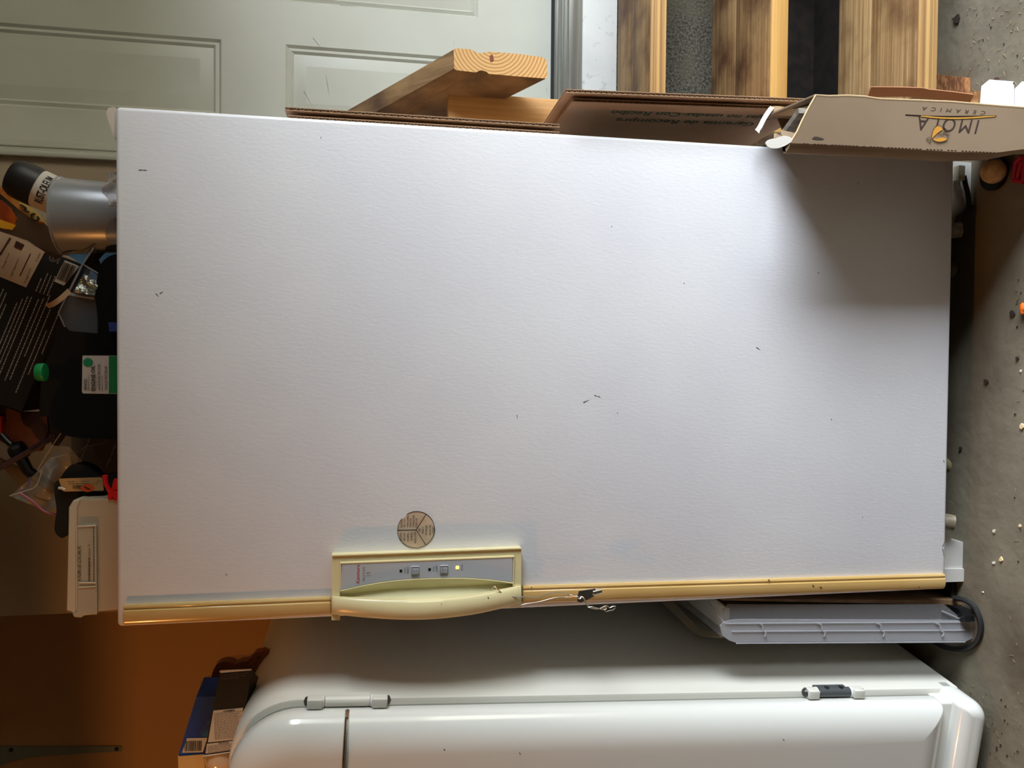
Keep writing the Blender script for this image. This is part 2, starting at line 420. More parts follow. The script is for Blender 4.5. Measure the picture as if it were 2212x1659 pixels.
ctext([('Kenmore', 773, 1240, pxm(41), pxm(8))], red_ink, pan, name='brand_lettering', bold=.01, shear=.15)
ctext([('FROSTLESS', 786, 1240, pxm(31), pxm(4.6))], ink_grey, pan)
ctext([('15', 796, 1240, pxm(9), pxm(8))], ink_grey, pan)
ctext([('QUICK', 875, 1232, pxm(13), pxm(3.4)), ('FREEZE', 881, 1232, pxm(15), pxm(3.6)), ('TEMP', 937, 1229, pxm(12), pxm(3.4)), ('ALARM', 943, 1229, pxm(14), pxm(3.6)), ('POWER', 998, 1226, pxm(14), pxm(3.6))], ink_grey, pan)
for px, py, tt in ((897, 1232, ('OFF', 'ON')), (959, 1230, ('ALARM', 'OFF'))):
    c = at(px, py, Y=PYp); s_ = pxm(9.5)
    g = G(); g.box(c.x - s_, c.x + s_, PYp - .0022, PYp + .001, c.z - s_ * .95, c.z + s_ * .95, .0008); bt = part('push_button', g, silver, pan)
    g = G(); w = s_ * .82
    for a, b in (((-w, -w), (w, -w)), ((w, -w), (w, w)), ((w, w), (-w, w)), ((-w, w), (-w, -w))):
        g.tube([c + V((a[0], -.0024, a[1])), c + V((b[0], -.0024, b[1]))], .0004, 4)
    part('button_outline', g, ink_grey, bt)
    writing([(tt[0], c + V((0, -.0026, .0022)), X1_, Z1_, .007 if tt[0] == 'ALARM' else .0045, .0024), (tt[1], c + V((0, -.0026, -.0022)), X1_, Z1_, .0045, .0024)], ink_grey, bt)
for px, py in ((866, 1233), (928, 1230)):
    c = at(px, py, Y=PYp); s_ = pxm(2.8); g = G(); g.box(c.x - s_, c.x + s_, PYp - .0006, PYp, c.z - s_, c.z + s_); part('indicator_window', g, blackp, pan)
c = at(988, 1226, Y=PYp); s_ = pxm(3.4); g = G(); g.box(c.x - s_, c.x + s_, PYp - .001, PYp, c.z - s_, c.z + s_, .0005); part('indicator_light', g, mat('amber_lamp', (255, 214, 120), .4, emit=((255, 190, 80), 3)), pan)
# recess floor behind the handle
pool = arc([(736, 1287), (800, 1278), (900, 1272), (1000, 1266), (1108, 1260)], 6)
g = G()
up_ = [(x, y + 3) for x, y in pc]; n_ = len(pc)
lowline = arc([(735, 1287), (785, 1279), (840, 1273), (900, 1270), (975, 1267), (1040, 1264), (1110, 1260)], 6)
g.loft([[CP(x, y, CY) for x, y in up_], [CP(x, y, FY - .005) for x, y in lowline]], cap0=False, cap1=False, closed=False)
hh = [(735 + 375 * i / (n_ - 1), 1296 - 14 * (i / (n_ - 1)) ** 2) for i in range(n_)]
g.loft([[CP(x, y, FY - .005) for x, y in lowline], [CP(x, y + 14, CY - .002) for x, y in hh]], cap0=False, cap1=False, closed=False)
part('grip_recess', g, mat('grip_cream', (228, 224, 184), .35), fz)
# bowed handle
he = arc([(716, 1290), (770, 1296), (870, 1299), (960, 1296), (1040, 1286), (1126, 1267)], 8)
hl = arc([(716, 1328), (790, 1336), (870, 1340.5), (940, 1339), (1030, 1328), (1126, 1306)], 8)
rings = []
N = len(he)
for i in range(N):
    t = i / (N - 1); bow = math.sin(math.pi * t) ** .8; yf = CY - .004 - .026 * bow
    a = at(*he[i], Y=yf); b = at(*hl[i], Y=yf)
    rings.append([V((a.x, yf + .014 * bow + .006, a.z)), V((a.x + .0004, yf + .003, a.z)), V((a.x - .003, yf, a.z)), V(((a.x + b.x) / 2, yf - .002, (a.z + b.z) / 2)), V((b.x + .004, yf, b.z)), V((b.x, yf + .004, b.z)), V((b.x + .002, FY + .004, b.z))
                  , V((b.x + .010, FY + .004, b.z)), V((b.x + .011, yf + .014 * bow + .006, b.z))])
g = G(); g.loft(rings); part('door_handle', g, cream, fz, ang=50)
# round paper sticker
c = at(899, 1144, Y=FY - .0004); rad = 41 * 1.255 / 1650
stk = mat('aged_sticker', (200, 178, 152), .7, col2=(184, 160, 134), scale=30)
g = G(); pts = []
for i in range(48):
    a = 2 * math.pi * i / 48; rr = rad * (1 if i not in (5, 6) else .92); pts.append(c + V((math.cos(a) * rr, 0, math.sin(a) * rr)))
g.prism(pts, (0, -.0004, 0)); sk = part('round_sticker', g, stk, fz)
g = G(); k = rad * .985
ring = [c + V((math.cos(a * math.pi / 24) * k, -.0006, math.sin(a * math.pi / 24) * k)) for a in range(7, 53)]
g.tube(ring, .0005, 4)
for a in (90, -32, 212):
    a = math.radians(a); g.tube([c + V((0, -.0006, 0)), c + V((math.cos(a) * k, -.0006, math.sin(a) * k))], .0005, 4)
part('sticker_rules', g, ink, sk)
it = []
def sl(t, x, y, w):
    p = at(x, y, Y=FY - .0009); it.append((t, p, X1_, Z1_, w * 1.255 / 1650, 4.6 * 1.255 / 1650))
for t, x, y, w in (('BLINKING', 866, 1159, 17), ('RED LIGHT', 873.5, 1159, 18), ('IS NORMAL', 881.5, 1160, 19), ('ON INITIAL', 889, 1159, 18), ('INSTALLATION', 897, 1161, 25),
                   ('BLINKING', 867.5, 1131, 16), ('WILL STOP', 874, 1130, 18), ('WHEN NORMAL', 881, 1126, 26), ('OPERATING', 887, 1129, 20), ('TEMPERATURE', 893.5, 1126, 26), ('IS REACHED', 899.5, 1129, 21),
                   ('SEE', 906, 1145, 7), ('PAGE 3', 913.5, 1145, 13), ('OF OWNERS', 921, 1145, 22), ('MANUAL FOR', 929, 1145, 23), ('DETAILS', 936, 1145, 15)):
    sl(t, x, y, w)
writing(it, mat('sticker_ink', (84, 66, 56), .7), sk)
# wear on the door: small nicks and scuffs
g = G()
for pts in ([(693, 296), (694, 300)], [(345, 634), (352, 630)], [(337, 634), (343, 641)], [(1292, 855), (1297, 859)], [(1284, 853), (1291, 857)], [(1260, 869), (1272, 864)], [(1333, 891), (1335, 893)], [(1477, 611), (1479, 613)], [(1767, 589), (1770, 591)],
            [(2038, 994), (2040, 1000)], [(2036, 1180), (2041, 1170)], [(2036, 1185), (2039, 1202)], [(1862, 1116), (1864, 1118)], [(1634, 750), (1642, 756)], [(1321, 488), (1322, 491)], [(1853, 395), (1856, 397)], [(300, 367), (312, 367)], [(312, 367), (318, 368)], [(1116, 896), (1118, 905)], [(488, 1240), (491, 1243)], [(1795, 905), (1797, 908)]):
    P = [at(x, y, Y=FY - .0001) for x, y in pts]; g.tube(P, [.0009, .0003], 4)
part('door_nicks', g, mat('nick_grey', (92, 88, 90), .7), door)['kind'] = 'stuff'
g = G()
for pts in ([(1148, 1268), (1149, 1270)], [(1660, 1252), (1664, 1257)], [(1755, 1264), (1759, 1267)], [(1771, 1268), (1776, 1269)], [(1984, 1268), (1987, 1270)], [(952, 1337.5), (955, 1338.5)], [(953, 1305), (954, 1305)], [(1054, 1290), (1056, 1294)]):
    P = [at(x, y, Y=FY - .0095 if y > 1238 and x > 1100 else CY - .03) for x, y in pts]; g.tube(P, [.0011, .0006], 5)
part('trim_chips', g, mat('chip_brown', (92, 62, 34), .7), fz)['kind'] = 'stuff'

# ------------------------------------------------------------------ key and wire on the handle
ky = 1.245
kt = thing('freezer_key', 'small steel tubular key dangling on a wire from the freezer handle', 'key', at(1262, 1290, Y=ky))
g = G(); g.prism([at(x, y, Y=ky) for x, y in ((1251, 1277), (1286, 1272), (1288, 1278), (1279, 1284), (1284, 1288), (1268, 1296), (1254, 1302), (1248, 1299), (1247, 1290))], (0, .0022, 0)); part('key_head', g, steel, kt)
g = G(); g.tube([at(1281, 1281, Y=ky + .001), at(1299, 1276, Y=ky + .001)], .0042, 16); part('key_barrel', g, chrome, kt)
g = G()
hy = CY - .012
g.tube([at(1057, 1283, Y=FY - .004), at(1063, 1272, Y=hy + .004), at(1068, 1267, Y=hy - .002), at(1076, 1274, Y=hy - .004), at(1092, 1286, Y=hy), at(1112, 1289, Y=hy), at(1135, 1289, Y=hy), at(1160, 1290, Y=hy), at(1185, 1282, Y=hy), at(1213, 1279, Y=hy), at(1232, 1285, Y=hy), at(1247, 1290, Y=ky - .002), at(1252, 1292, Y=ky - .004)], .0008, 6, 6)
g.tube([at(1103, 1313, Y=hy + .008), at(1115, 1311, Y=hy + .004), at(1134, 1305, Y=hy), at(1165, 1300, Y=hy), at(1200, 1291, Y=hy), at(1225, 1290, Y=hy), at(1243, 1288, Y=ky - .003), at(1252, 1290, Y=ky - .004)], .0008, 6, 6)
A = [at(1247, 1292, Y=ky - .003), at(1253, 1294, Y=ky - .004), at(1256, 1289, Y=ky - .002), at(1262, 1293, Y=ky - .004), at(1265, 1300, Y=ky), at(1270, 1308, Y=ky), at(1274, 1313, Y=ky), at(1282, 1315, Y=ky), at(1295, 1315, Y=ky), at(1307, 1309, Y=ky), at(1313, 1310, Y=ky), at(1317, 1313, Y=ky), at(1324, 1310, Y=ky), at(1330, 1310, Y=ky)]
B = [at(1254, 1292, Y=ky + .003), at(1259, 1291, Y=ky - .003), at(1263, 1298, Y=ky - .004), at(1268, 1306, Y=ky - .002), at(1270, 1312, Y=ky - .002), at(1278, 1311, Y=ky - .003), at(1290, 1314, Y=ky - .003), at(1304, 1317, Y=ky - .002), at(1310, 1315, Y=ky - .002), at(1308, 1311, Y=ky - .002), at(1304, 1315, Y=ky), at(1309, 1321, Y=ky), at(1317, 1319, Y=ky), at(1324, 1318, Y=ky), at(1329, 1313, Y=ky)]
g.tube(A, .0009, 6, 5); g.tube(B, .0009, 6, 5)
tag(part('twisted_wire', g, wire_m), 'thin twisted metal wire looped through the freezer handle and key', 'wire')

# ------------------------------------------------------------------ things on the freezer top
TZ = 1.515
_n0 = set(o.name for o in bpy.data.objects)
def leather(px, py, Y): return at(px, py, Y=Y)
# grey cup
cY = 1.44
c1 = at(136, 467, Y=cY); cr = (545 - 385) / 2 * 1.335 / 1650
cupm = mat('grey_cup_plastic', (150, 152, 156), .3, metal=.2)
g = G(); hC = c1.z - TZ
g.lathe([(cr * .86, 0), (cr * .88, .004), (cr * 1.0, hC - .004), (cr * 1.04, hC - .002), (cr * 1.04, hC), (cr * .99, hC), (cr * .85, .006), (.001, .006)], (c1.x, cY, TZ), (0, 0, 1), 40)
tag(part('plastic_cup', g, cupm), 'tall smooth grey cup on the freezer top holding a spray can', 'cup')
# spray can
ca = V((c1.x - .035, cY + .012, TZ + .012)); ct = at(24, 379, Y=1.415); ax = (ct - ca).normalized(); L = (ct - ca).length
sc_ = thing('spray_paint_can', 'spray paint can with black cap and white and green lettered band', 'spray can', ca)
g = G(); g.lathe([(.029, 0), (.032, .003), (.0325, L - .050), (.030, L - .044), (.027, L - .040)], ca, ax, 32); part('can_body', g, mat('can_green', (58, 104, 82), .4), sc_)
g = G(); g.lathe([(.0328, L - .105), (.0328, L - .043)], ca, ax, 32); part('label_band', g, paper_w, sc_)
g = G(); g.lathe([(.0338, L - .044), (.0338, L - .022), (.032, L - .008), (.0275, L), (.001, L)], ca, ax, 32); part('spray_cap', g, mat('cap_black', (26, 27, 30), .45), sc_)
# lettering bent round the can
def bend_text(t, o, ax, rad, th0, th1, h0, h1, m, parent, name='lettering', bold=.02):
    c = bpy.data.curves.new('t', 'FONT'); c.body = t; c.offset = bold; c.resolution_u = 3
    ob = bpy.data.objects.new('t', c); me = bpy.data.meshes.new_from_object(ob)
    vs = [v.co.copy() for v in me.vertices]; x0 = min(v.x for v in vs); x1 = max(v.x for v in vs); y0 = min(v.y for v in vs); y1 = max(v.y for v in vs)
    f = (V((0, -1, 0)) - ax * ax.dot(V((0, -1, 0)))).normalized(); s_ = ax.cross(f)
    if s_.x < 0: s_ = -s_
    g = G(); g.add([o + ax * (h0 + (v.y - y0) / (y1 - y0) * (h1 - h0)) + (f * math.cos(a) + s_ * math.sin(a)) * rad for v in vs for a in [th0 + (v.x - x0) / (x1 - x0) * (th1 - th0)]], [list(p.vertices) for p in me.polygons])
    bpy.data.objects.remove(ob); return part(name, g, m, parent)
bend_text('RUST-OLEUM', ca, ax, .0333, -.75, .85, L - .066, L - .053, ink, sc_)
# picture packet
pY = 1.50
pk = thing('picture_packet', 'crinkled clear packet with an orange and yellow printed strip', 'packet', at(110, 530, Y=pY))
brownclear = clear('brown_film', (92, 70, 52), .75, .3, .3, 30)
g = G(); g.prism([at(x, y, Y=pY) for x, y in ((-30, 395), (0, 402), (60, 455), (104, 490), (134, 552), (120, 560), (60, 520), (0, 500), (-30, 490))], (0, .004, 0)); part('packet_body', g, brownclear, pk)
g = G(); g.prism([at(x, y, Y=pY - .004) for x, y in ((-30, 392), (2, 404), (45, 438), (98, 478), (92, 484), (80, 481), (40, 452), (0, 418), (-30, 405))], (0, .003, 0)); part('printed_strip', g, mat('orange_print', (196, 140, 70), .4, col2=(160, 84, 34), scale=40), pk)
g = G(); g.prism([at(x, y, Y=pY - .005) for x, y in ((40, 430), (58, 442), (78, 456), (94, 474), (99, 482), (84, 478), (66, 468), (58, 452), (42, 440))], (0, .002, 0)); part('logo_patch', g, mat('logo_yellow', (216, 186, 110), .5), pk)
g = G(); g.tube([at(x, y, Y=pY - .007) for x, y in ((44, 442), (56, 449), (52, 455), (64, 458))], .0014, 5, 3); g.tube([at(x, y, Y=pY - .007) for x, y in ((76, 462), (67, 464), (72, 476), (84, 474), (80, 468))], .0015, 5, 3); part('logo_stroke', g, ink, pk)
g = G(); g.prism([at(x, y, Y=pY - .004) for x, y in ((-30, 425), (2, 432), (22, 448), (36, 472), (30, 492), (10, 495), (-30, 484))], (0, .003, 0)); part('red_print', g, mat('red_orange_print', (140, 56, 22), .4, col2=(196, 96, 20), scale=22), pk)
g = G(); g.prism([at(x, y, Y=pY - .006) for x, y in ((-30, 455), (0, 474), (34, 486), (26, 497), (0, 492), (-30, 486))], (0, .002, 0)); part('yellow_print', g, mat('yellow_print', (232, 170, 40), .4), pk)
# black carton with labels (leans, rotated in the wall plane)
bY = 1.57
b_r = (at(177, 572, Y=bY) - at(46, 889, Y=bY)); bw = b_r.length; b_r.normalize()
b_u = V((0, -1, 0)).cross(b_r); b_u = b_r.cross(V((0, 1, 0)))
if b_u.z < 0: b_u = -b_u
bo = at(46, 889, Y=bY)
bx = thing('black_carton', 'big black printed carton with a pale label, tilted on the freezer top', 'box', bo)
bxm = mat('black_card', (15, 13, 16), .6)
bh = .26
g = G(); g.prism([bo, bo + b_r * bw, bo + b_r * bw + b_u * bh, bo + b_u * bh], (0, .10, 0)); part('carton_shell', g, bxm, bx)
def bp(px, py, d=.0008): return at(px, py, Y=bY - d)
g = G(); g.prism([bp(-20, 486), bp(19, 504), bp(97, 543), bp(56, 621), bp(0, 598), bp(-60, 572)], (0, .0006, 0)); lb = part('pale_label', g, mat('label_tan', (196, 172, 146), .7), bx)
br2 = b_r
writing([('Lighting Facts', bp(22, 541, .0018), b_r, b_u, .058, .006)], ink, lb) if False else None
writing([('Energy Used', bp(60, 596, .0016), b_r, b_u, .028, .0045), ('Light Appearance', bp(32, 578, .0016), b_r, b_u, .036, .0045), ('Energy Cost', bp(13, 563, .0016), b_r, b_u, .03, .004), ('Life', bp(20, 520, .0016), b_r, b_u, .010, .0045), ('13 watts', bp(82, 556, .0016), b_r, b_u, .018, .0045)], ink, lb)
g = G(); g.tube([bp(43, 596, .0018), bp(66, 548, .0018)], .0009, 4); g.tube([bp(0, 551, .0018), bp(22, 514, .0018)], .0016, 4); g.prism([bp(35, 520, .002), bp(53, 529, .002), bp(46, 540, .002), bp(30, 533, .002)], (0, .0004, 0)); part('label_rule', g, mat('dark_brown_ink', (60, 28, 22), .7), lb)
c = bp(115, 558, .001); g = G()
g.tube([c + b_r * (math.cos(a * math.pi / 12) * .0062) + b_u * (math.sin(a * math.pi / 12) * .0062) + V((0, -.0004, 0)) for a in range(25)], .0005, 4); part('certification_ring', g, light_ink, bx)
writing([('UL', c, b_r, b_u, .0065, .005), ('LISTED', bp(126, 563, .001), b_r, b_u, .012, .0032)], light_ink, bx)
g = G(); g.prism([bp(140, 562, .001), bp(172, 575, .001), bp(138, 617, .001), bp(117, 608, .001), bp(129, 583, .001)], (0, .0005, 0)); o = part('barcode_label', g, paper_w, bx)
q = bp(119, 607, .0016); barcode(o, q - b_u * .000, b_r.cross(V((0, 1, 0))) * -1 if False else b_r, b_u * -1 if False else b_u, .0001, .0001, ink) if False else None
# barcode strokes run along b_r, stacked along -b_u
g = G(); dn = -b_u; k = .0
stp = bp(118, 609, .0018); e1 = (bp(140, 562, .0018) - bp(119, 609, .0018))
wb = (bp(172, 575, .0018) - bp(140, 562, .0018)).length * .82
rnd = random.Random(5); x = .001
while x < wb:
    b = rnd.choice((.0005, .0009, .0014)); p0 = stp + e1 * .14 + dn * x + V((0, 0, 0)); p1 = stp + e1 * .93 + dn * x
    g.prism([p0, p1, p1 + dn * b, p0 + dn * b], (0, -.0002, 0)); x += b + rnd.choice((.0006, .001))
part('barcode', g, ink, o)
rows = []
for (x0, x1, y) in ((.115, .205, .004), (.07, .16, .012), (.03, .20, .020), (.10, .225, .030), (.05, .215, .038), (.045, .21, .0455), (.02, .21, .058), (.02, .208, .0645), (.02, .20, .071), (.02, .19, .0775),
                    (.006, .18, .094), (.006, .20, .101), (.006, .205, .108), (.006, .205, .115), (.006, .20, .122), (.006, .19, .129), (.006, .20, .136), (.006, .20, .143), (.006, .19, .150), (.006, .2, .157)):
    rows.append((x0 * bw / .30, x1 * bw / .30, y))
for y in (.034, .041, .048, .055): rows.append((.222 * bw / .3, (.262 if y < .05 else .25) * bw / .3, y))
lines(bx, bo + V((0, -.0006, 0)), b_r, b_u, rows, light_ink, th=.0019)
# light blue bag below the cup
bagb = mat('blue_film', (92, 128, 160), .35, col2=(60, 96, 132), scale=20)
g = G(); g.prism([at(x, y, Y=1.62) for x, y in ((128, 542), (222, 540), (255, 545), (255, 640), (205, 640), (180, 575), (160, 560))], (0, .03, 0))
tag(part('blue_bag', g, bagb), 'light blue plastic bag peeking out under the grey cup', 'bag')
# black case / tool with round edge
g = G(); pts = arc([(262, 545), (232, 556), (214, 580), (206, 640), (212, 690), (216, 740), (262, 770)], 4)
g.prism([at(x, y, Y=1.40) for x, y in pts], (0, .10, 0)); bc = part('black_tool_case', g, mat('satin_black', (9, 10, 13), .3)); tag(bc, 'glossy black rounded case at the freezer edge behind the foil pack', 'case')
md = bc.modifiers.new('b', 'BEVEL'); md.width = .008; md.segments = 3; md.limit_method = 'ANGLE'
g = G(); g.prism([at(x, y, Y=1.50) for x, y in ((140, 690), (205, 610), (262, 600), (262, 900), (84, 900), (90, 800))], (0, .05, 0)); tag(part('dark_plastic_tray', g, mat('dim_black', (13, 12, 14), .5)), 'flat dark plastic tray leaning behind the engine oil bottle', 'tray')
g = G(); g.prism([at(x, y, Y=1.385) for x, y in ((234, 696), (262, 696), (262, 712), (236, 716))], (0, .02, 0)); tag(part('blue_plastic_piece', g, mat('blue_cap', (44, 66, 128), .4)), 'small blue plastic piece at the freezer top edge', 'plastic piece')
# angular black shade with cut outs
g = G()
kk = 1.435
for poly in ([(201, 537), (205, 545), (217, 570), (226, 590), (214, 598), (180, 570)], [(205, 544), (226, 545), (212, 560)], [(218, 570), (262, 545), (262, 620), (230, 622), (226, 590)]):
    g.prism([at(x, y, Y=kk) for x, y in poly], (0, .004, 0))
tag(part('black_card_corner', g, mat('matte_black_card', (11, 12, 16), .5)), 'folded black card corner with small gaps beside the blue bag', 'card')
# clear blister with foil
bl = thing('foil_blister_pack', 'clear plastic blister pack holding a crinkled silver foil sachet', 'blister pack', at(250, 640, Y=1.42))
clr = clear('blister_clear', (150, 152, 160), .16, .12)
g = G(); g.prism([at(x, y, Y=1.405) for x, y in ((200, 536), (206, 540), (180, 590), (148, 640), (125, 678), (130, 690), (150, 715), (210, 720), (212, 640), (223, 598), (180, 571))], (0, .006, 0)); part('blister_shell', g, clr, bl)
g = G()
for a, b, w in (((202, 536), (176, 575), .0016), ((176, 575), (147, 634), .0018), ((147, 634), (126, 676), .0014), ((126, 676), (140, 706), .001), ((181, 572), (223, 597), .0012), ((148, 636), (203, 645), .0022), ((148, 633), (203, 641), .001)):
    g.tube([at(*a, Y=1.402), at(*b, Y=1.402)], w, 6)
part('blister_edge', g, clear('blister_rim', (170, 168, 172), .55, .15), bl)
foil = mat('foil', (205, 208, 200), .22, metal=.9, bump=1, bscale=55, bdist=.02)
q = [at(x, y, Y=1.40) for x, y in ((159, 632), (182, 591), (214, 612), (204, 638))]
def foilf(u, v):
    p = q[0].lerp(q[1], u).lerp(q[3].lerp(q[2], u), v); return p + V((0, -.004 * math.sin(u * 9 + v * 2) * (1 if .05 < v < .95 else .3), 0))
g = G(); g.sheet(foilf, 14, 10, .001); part('foil_sachet', g, foil, bl)
g = G(); g.sheet(lambda u, v: at(*((97 + 49 * u + 8 * v), 657 - 34 * u ** 1.5 + 9 * v), Y=1.395 - .01 * math.sin(u * 3)), 8, 3, .0008)
tag(part('masking_tape_strip', g, mat('masking_tape', (166, 132, 96), .7)), 'curled brown strip of tape with white tip in front of the black carton', 'tape')
# engine oil bottle
oY = 1.375
ob_ = thing('engine_oil_bottle', 'black engine oil bottle with green cap and white label', 'bottle', at(250, 840, Y=oY))
g = G(); body = arc([(262, 764), (200, 764), (168, 766), (150, 772), (140, 785), (136, 788), (106, 789)], 4) + arc([(106, 821), (134, 823), (122, 845), (108, 880), (112, 915), (140, 940), (200, 948), (262, 948)], 4)
g.prism([at(x, y, Y=oY) for x, y in body], (0, .062, 0))
o = part('bottle_body', g, dark_navy, ob_); md = o.modifiers.new('b', 'BEVEL'); md.width = .012; md.segments = 4; md.limit_method = 'ANGLE'; md.angle_limit = .9
g = G(); a = at(98, 804, Y=oY + .02); b = at(80, 804, Y=oY + .02); r_ = 18.5 * 1.30 / 1650
g.lathe([(r_, 0), (r_ * 1.02, .002), (r_ * 1.0, (b - a).length - .002), (r_ * .93, (b - a).length), (.001, (b - a).length)], a, (b - a), 30); part('green_cap', g, mat('green_plastic', (28, 150, 84), .4), ob_, label='green screw cap')
lY = oY - .0006
g = G(); g.prism([at(x, y, Y=lY) for x, y in ((179, 768), (262, 768), (262, 852), (180, 850), (177, 847), (178, 771))], (0, .0006, 0)); lab = part('front_label', g, mat('label_grey', (190, 186, 182), .5), ob_)
g = G(); g.prism([at(x, y, Y=lY - .0004) for x, y in ((235, 769), (262, 769), (262, 850), (235, 850))], (0, .0004, 0)); part('green_band', g, mat('label_green', (20, 120, 66), .5), lab)
c = at(190, 783, Y=lY - .0006); g = G(); g.prism([c + V((math.cos(i * math.pi / 14) * (.0085 if i % 2 else .0066), 0, math.sin(i * math.pi / 14) * (.0085 if i % 2 else .0066))) for i in range(28)], (0, .0004, 0)); part('starburst', g, mat('starburst_green', (22, 130, 92), .5), lab)
u_ = 1.30 / 1650
writing([('ENGINE OIL', at(201, 817, Y=lY - .001), X1_, Z1_, 54 * u_, 7.5 * u_)], ink, lab, bold=.02)
writing([('ACEITE DE MOTOR', at(214, 815, Y=lY - .001), X1_, Z1_, 54 * u_, 5.5 * u_), ('HUILE MOTEUR', at(229, 817, Y=lY - .001), X1_, Z1_, 50 * u_, 5.5 * u_)], ink, lab, shear=.2)
writing([('ARNOLD', at(184.5, 831, Y=lY - .001), X1_, Z1_, 24 * u_, 6 * u_)], mat('logo_dark_green', (12, 66, 40), .5), lab, bold=.02)
writing([('PREMIUM 4-CYCLE', at(191.5, 827, Y=lY - .001), X1_, Z1_, 32 * u_, 3.4 * u_), ('PREMIUM DE 4-TIEMPO', at(207, 826, Y=lY - .001), X1_, Z1_, 34 * u_, 2.6 * u_), ('PREMIUM 4-TEMPS', at(221, 828, Y=lY - .001), X1_, Z1_, 32 * u_, 2.6 * u_)], ink, lab)
g = G(); g.prism([at(x, y, Y=1.60) for x, y in ((100, 800), (262, 800), (262, 1082), (192, 1080), (180, 1000), (150, 965), (112, 962), (104, 895))], (0, .14, 0)); tag(part('dark_carton', g, mat('dark_carton_board', (30, 22, 18), .8)), 'plain dark carton half hidden behind the oil bottle and zip bag', 'box')
# papers and dark knob at the far left of the pile
g = G(); g.prism([at(x, y, Y=1.62) for x, y in ((-20, 870), (40, 890), (100, 890), (104, 930), (84, 975), (30, 970), (-20, 940))], (0, .02, 0)); tag(part('brown_paper_bag', g, mat('reddish_brown_paper', (118, 72, 50), .8, col2=(88, 48, 36), scale=25)), 'crumpled reddish brown paper under the black carton', 'paper')
g = G(); g.prism([at(x, y, Y=1.60) for x, y in ((-20, 894), (4, 900), (2, 935), (-20, 932))], (0, .01, 0)); tag(part('red_wrapper', g, mat('red_print', (172, 36, 34), .5)), 'scrap of bright red wrapper next to the brown paper', 'wrapper')
kb = thing('black_plunger_knob', 'dark round knob with thin stem sticking up beside the brown paper', 'knob', at(60, 1030, Y=1.56))
g = G(); cc = at(40, 975, Y=1.57); g.lathe([(.001, -.016), (.016, -.012), (.020, 0), (.014, .012), (.001, .016)], cc, (-.5, 0, 1), 20); part('knob_head', g, blackp, kb)
g = G(); g.tube([at(2, 938, Y=1.57), at(18, 955, Y=1.57), at(34, 968, Y=1.57)], .006, 10); g.tube([at(40, 980, Y=1.57), at(62, 1018, Y=1.57), at(120, 1060, Y=1.57)], [.012, .010, .010], 10); part('knob_stem', g, blackp, kb)
g = G()
for k in range(3): g.tube([at(1, 1006 + k * 4, Y=1.52 + k * .003), at(60, 972 + k * 4, Y=1.52 + k * .003), at(120, 938 + k * 4, Y=1.52 + k * .003)], .0024, 6)
tag(part('purple_straps', g, mat('dark_purple', (40, 24, 62), .5)), 'dark purple bundled plastic straps crossing the knob', 'straps')
g = G(); g.prism([at(x, y, Y=1.66) for x, y in ((-20, 980), (14, 1000), (64, 1020), (60, 1040), (38, 1050), (10, 1014), (-20, 1010))], (0, .01, 0)); tag(part('cardboard_scrap', g, mat('dull_card', (120, 96, 66), .85)), 'torn beige cardboard scrap above the zip bag', 'cardboard')
# zip bag
zb_ = thing('zip_bag', 'clear zip top plastic bag with pink and blue closure lines', 'bag', at(240, 1040, Y=1.50))
zm = clear('zip_film', (186, 180, 172), .34, .25, .8, 14)
bq = [(20, 1072), (118, 1112), (255, 1100), (255, 905), (165, 908), (88, 1010), (36, 1048)]
def zipf(u, v):
    a = V((22 + 66 * u, 1072 - 62 * u, 0)).lerp(V((165 + 0 * u, 908, 0)), 0)
    p = V((22, 1072, 0)).lerp(V((120, 1112, 0)), v); r = V((168, 905, 0)).lerp(V((262, 1085, 0)), v)
    s_ = p.lerp(r, u); return at(s_.x, s_.y + 14 * math.sin(u * 3.1) * (1 - v), Y=1.455 + .012 * math.sin(u * 11 + v * 4) + .008 * math.sin(v * 13 + u * 3))
g = G(); g.sheet(zipf, 30, 22, .0006); part('bag_film', g, zm, zb_)
g = G(); g.tube([at(42, 1064, Y=1.445), at(70, 1082, Y=1.445), at(95, 1104, Y=1.445), at(122, 1113, Y=1.445)], .0022, 6, 3); part('pink_closure', g, mat('pink_zip', (176, 90, 120), .4), zb_)
g = G(); g.tube([at(42, 1062, Y=1.446), at(58, 1053, Y=1.446), at(66, 1030, Y=1.446)], .0015, 6, 3); part('blue_closure', g, mat('blue_zip', (96, 104, 160), .4), zb_)
g = G()
for pts in ([(20, 1071), (50, 1062), (76, 1052), (86, 1032), (90, 1016)], [(110, 990), (150, 980), (172, 975), (184, 965), (226, 957), (229, 945), (224, 938)], [(82, 1014), (105, 975), (140, 925), (163, 908)], [(192, 900), (190, 925)], [(140, 1050), (180, 980), (200, 930)], [(230, 1010), (250, 960)]):
    g.tube([at(x, y, Y=1.440) for x, y in pts], .0007, 5, 3)
part('film_crease', g, clear('film_glint', (220, 216, 206), .8, .2), zb_)
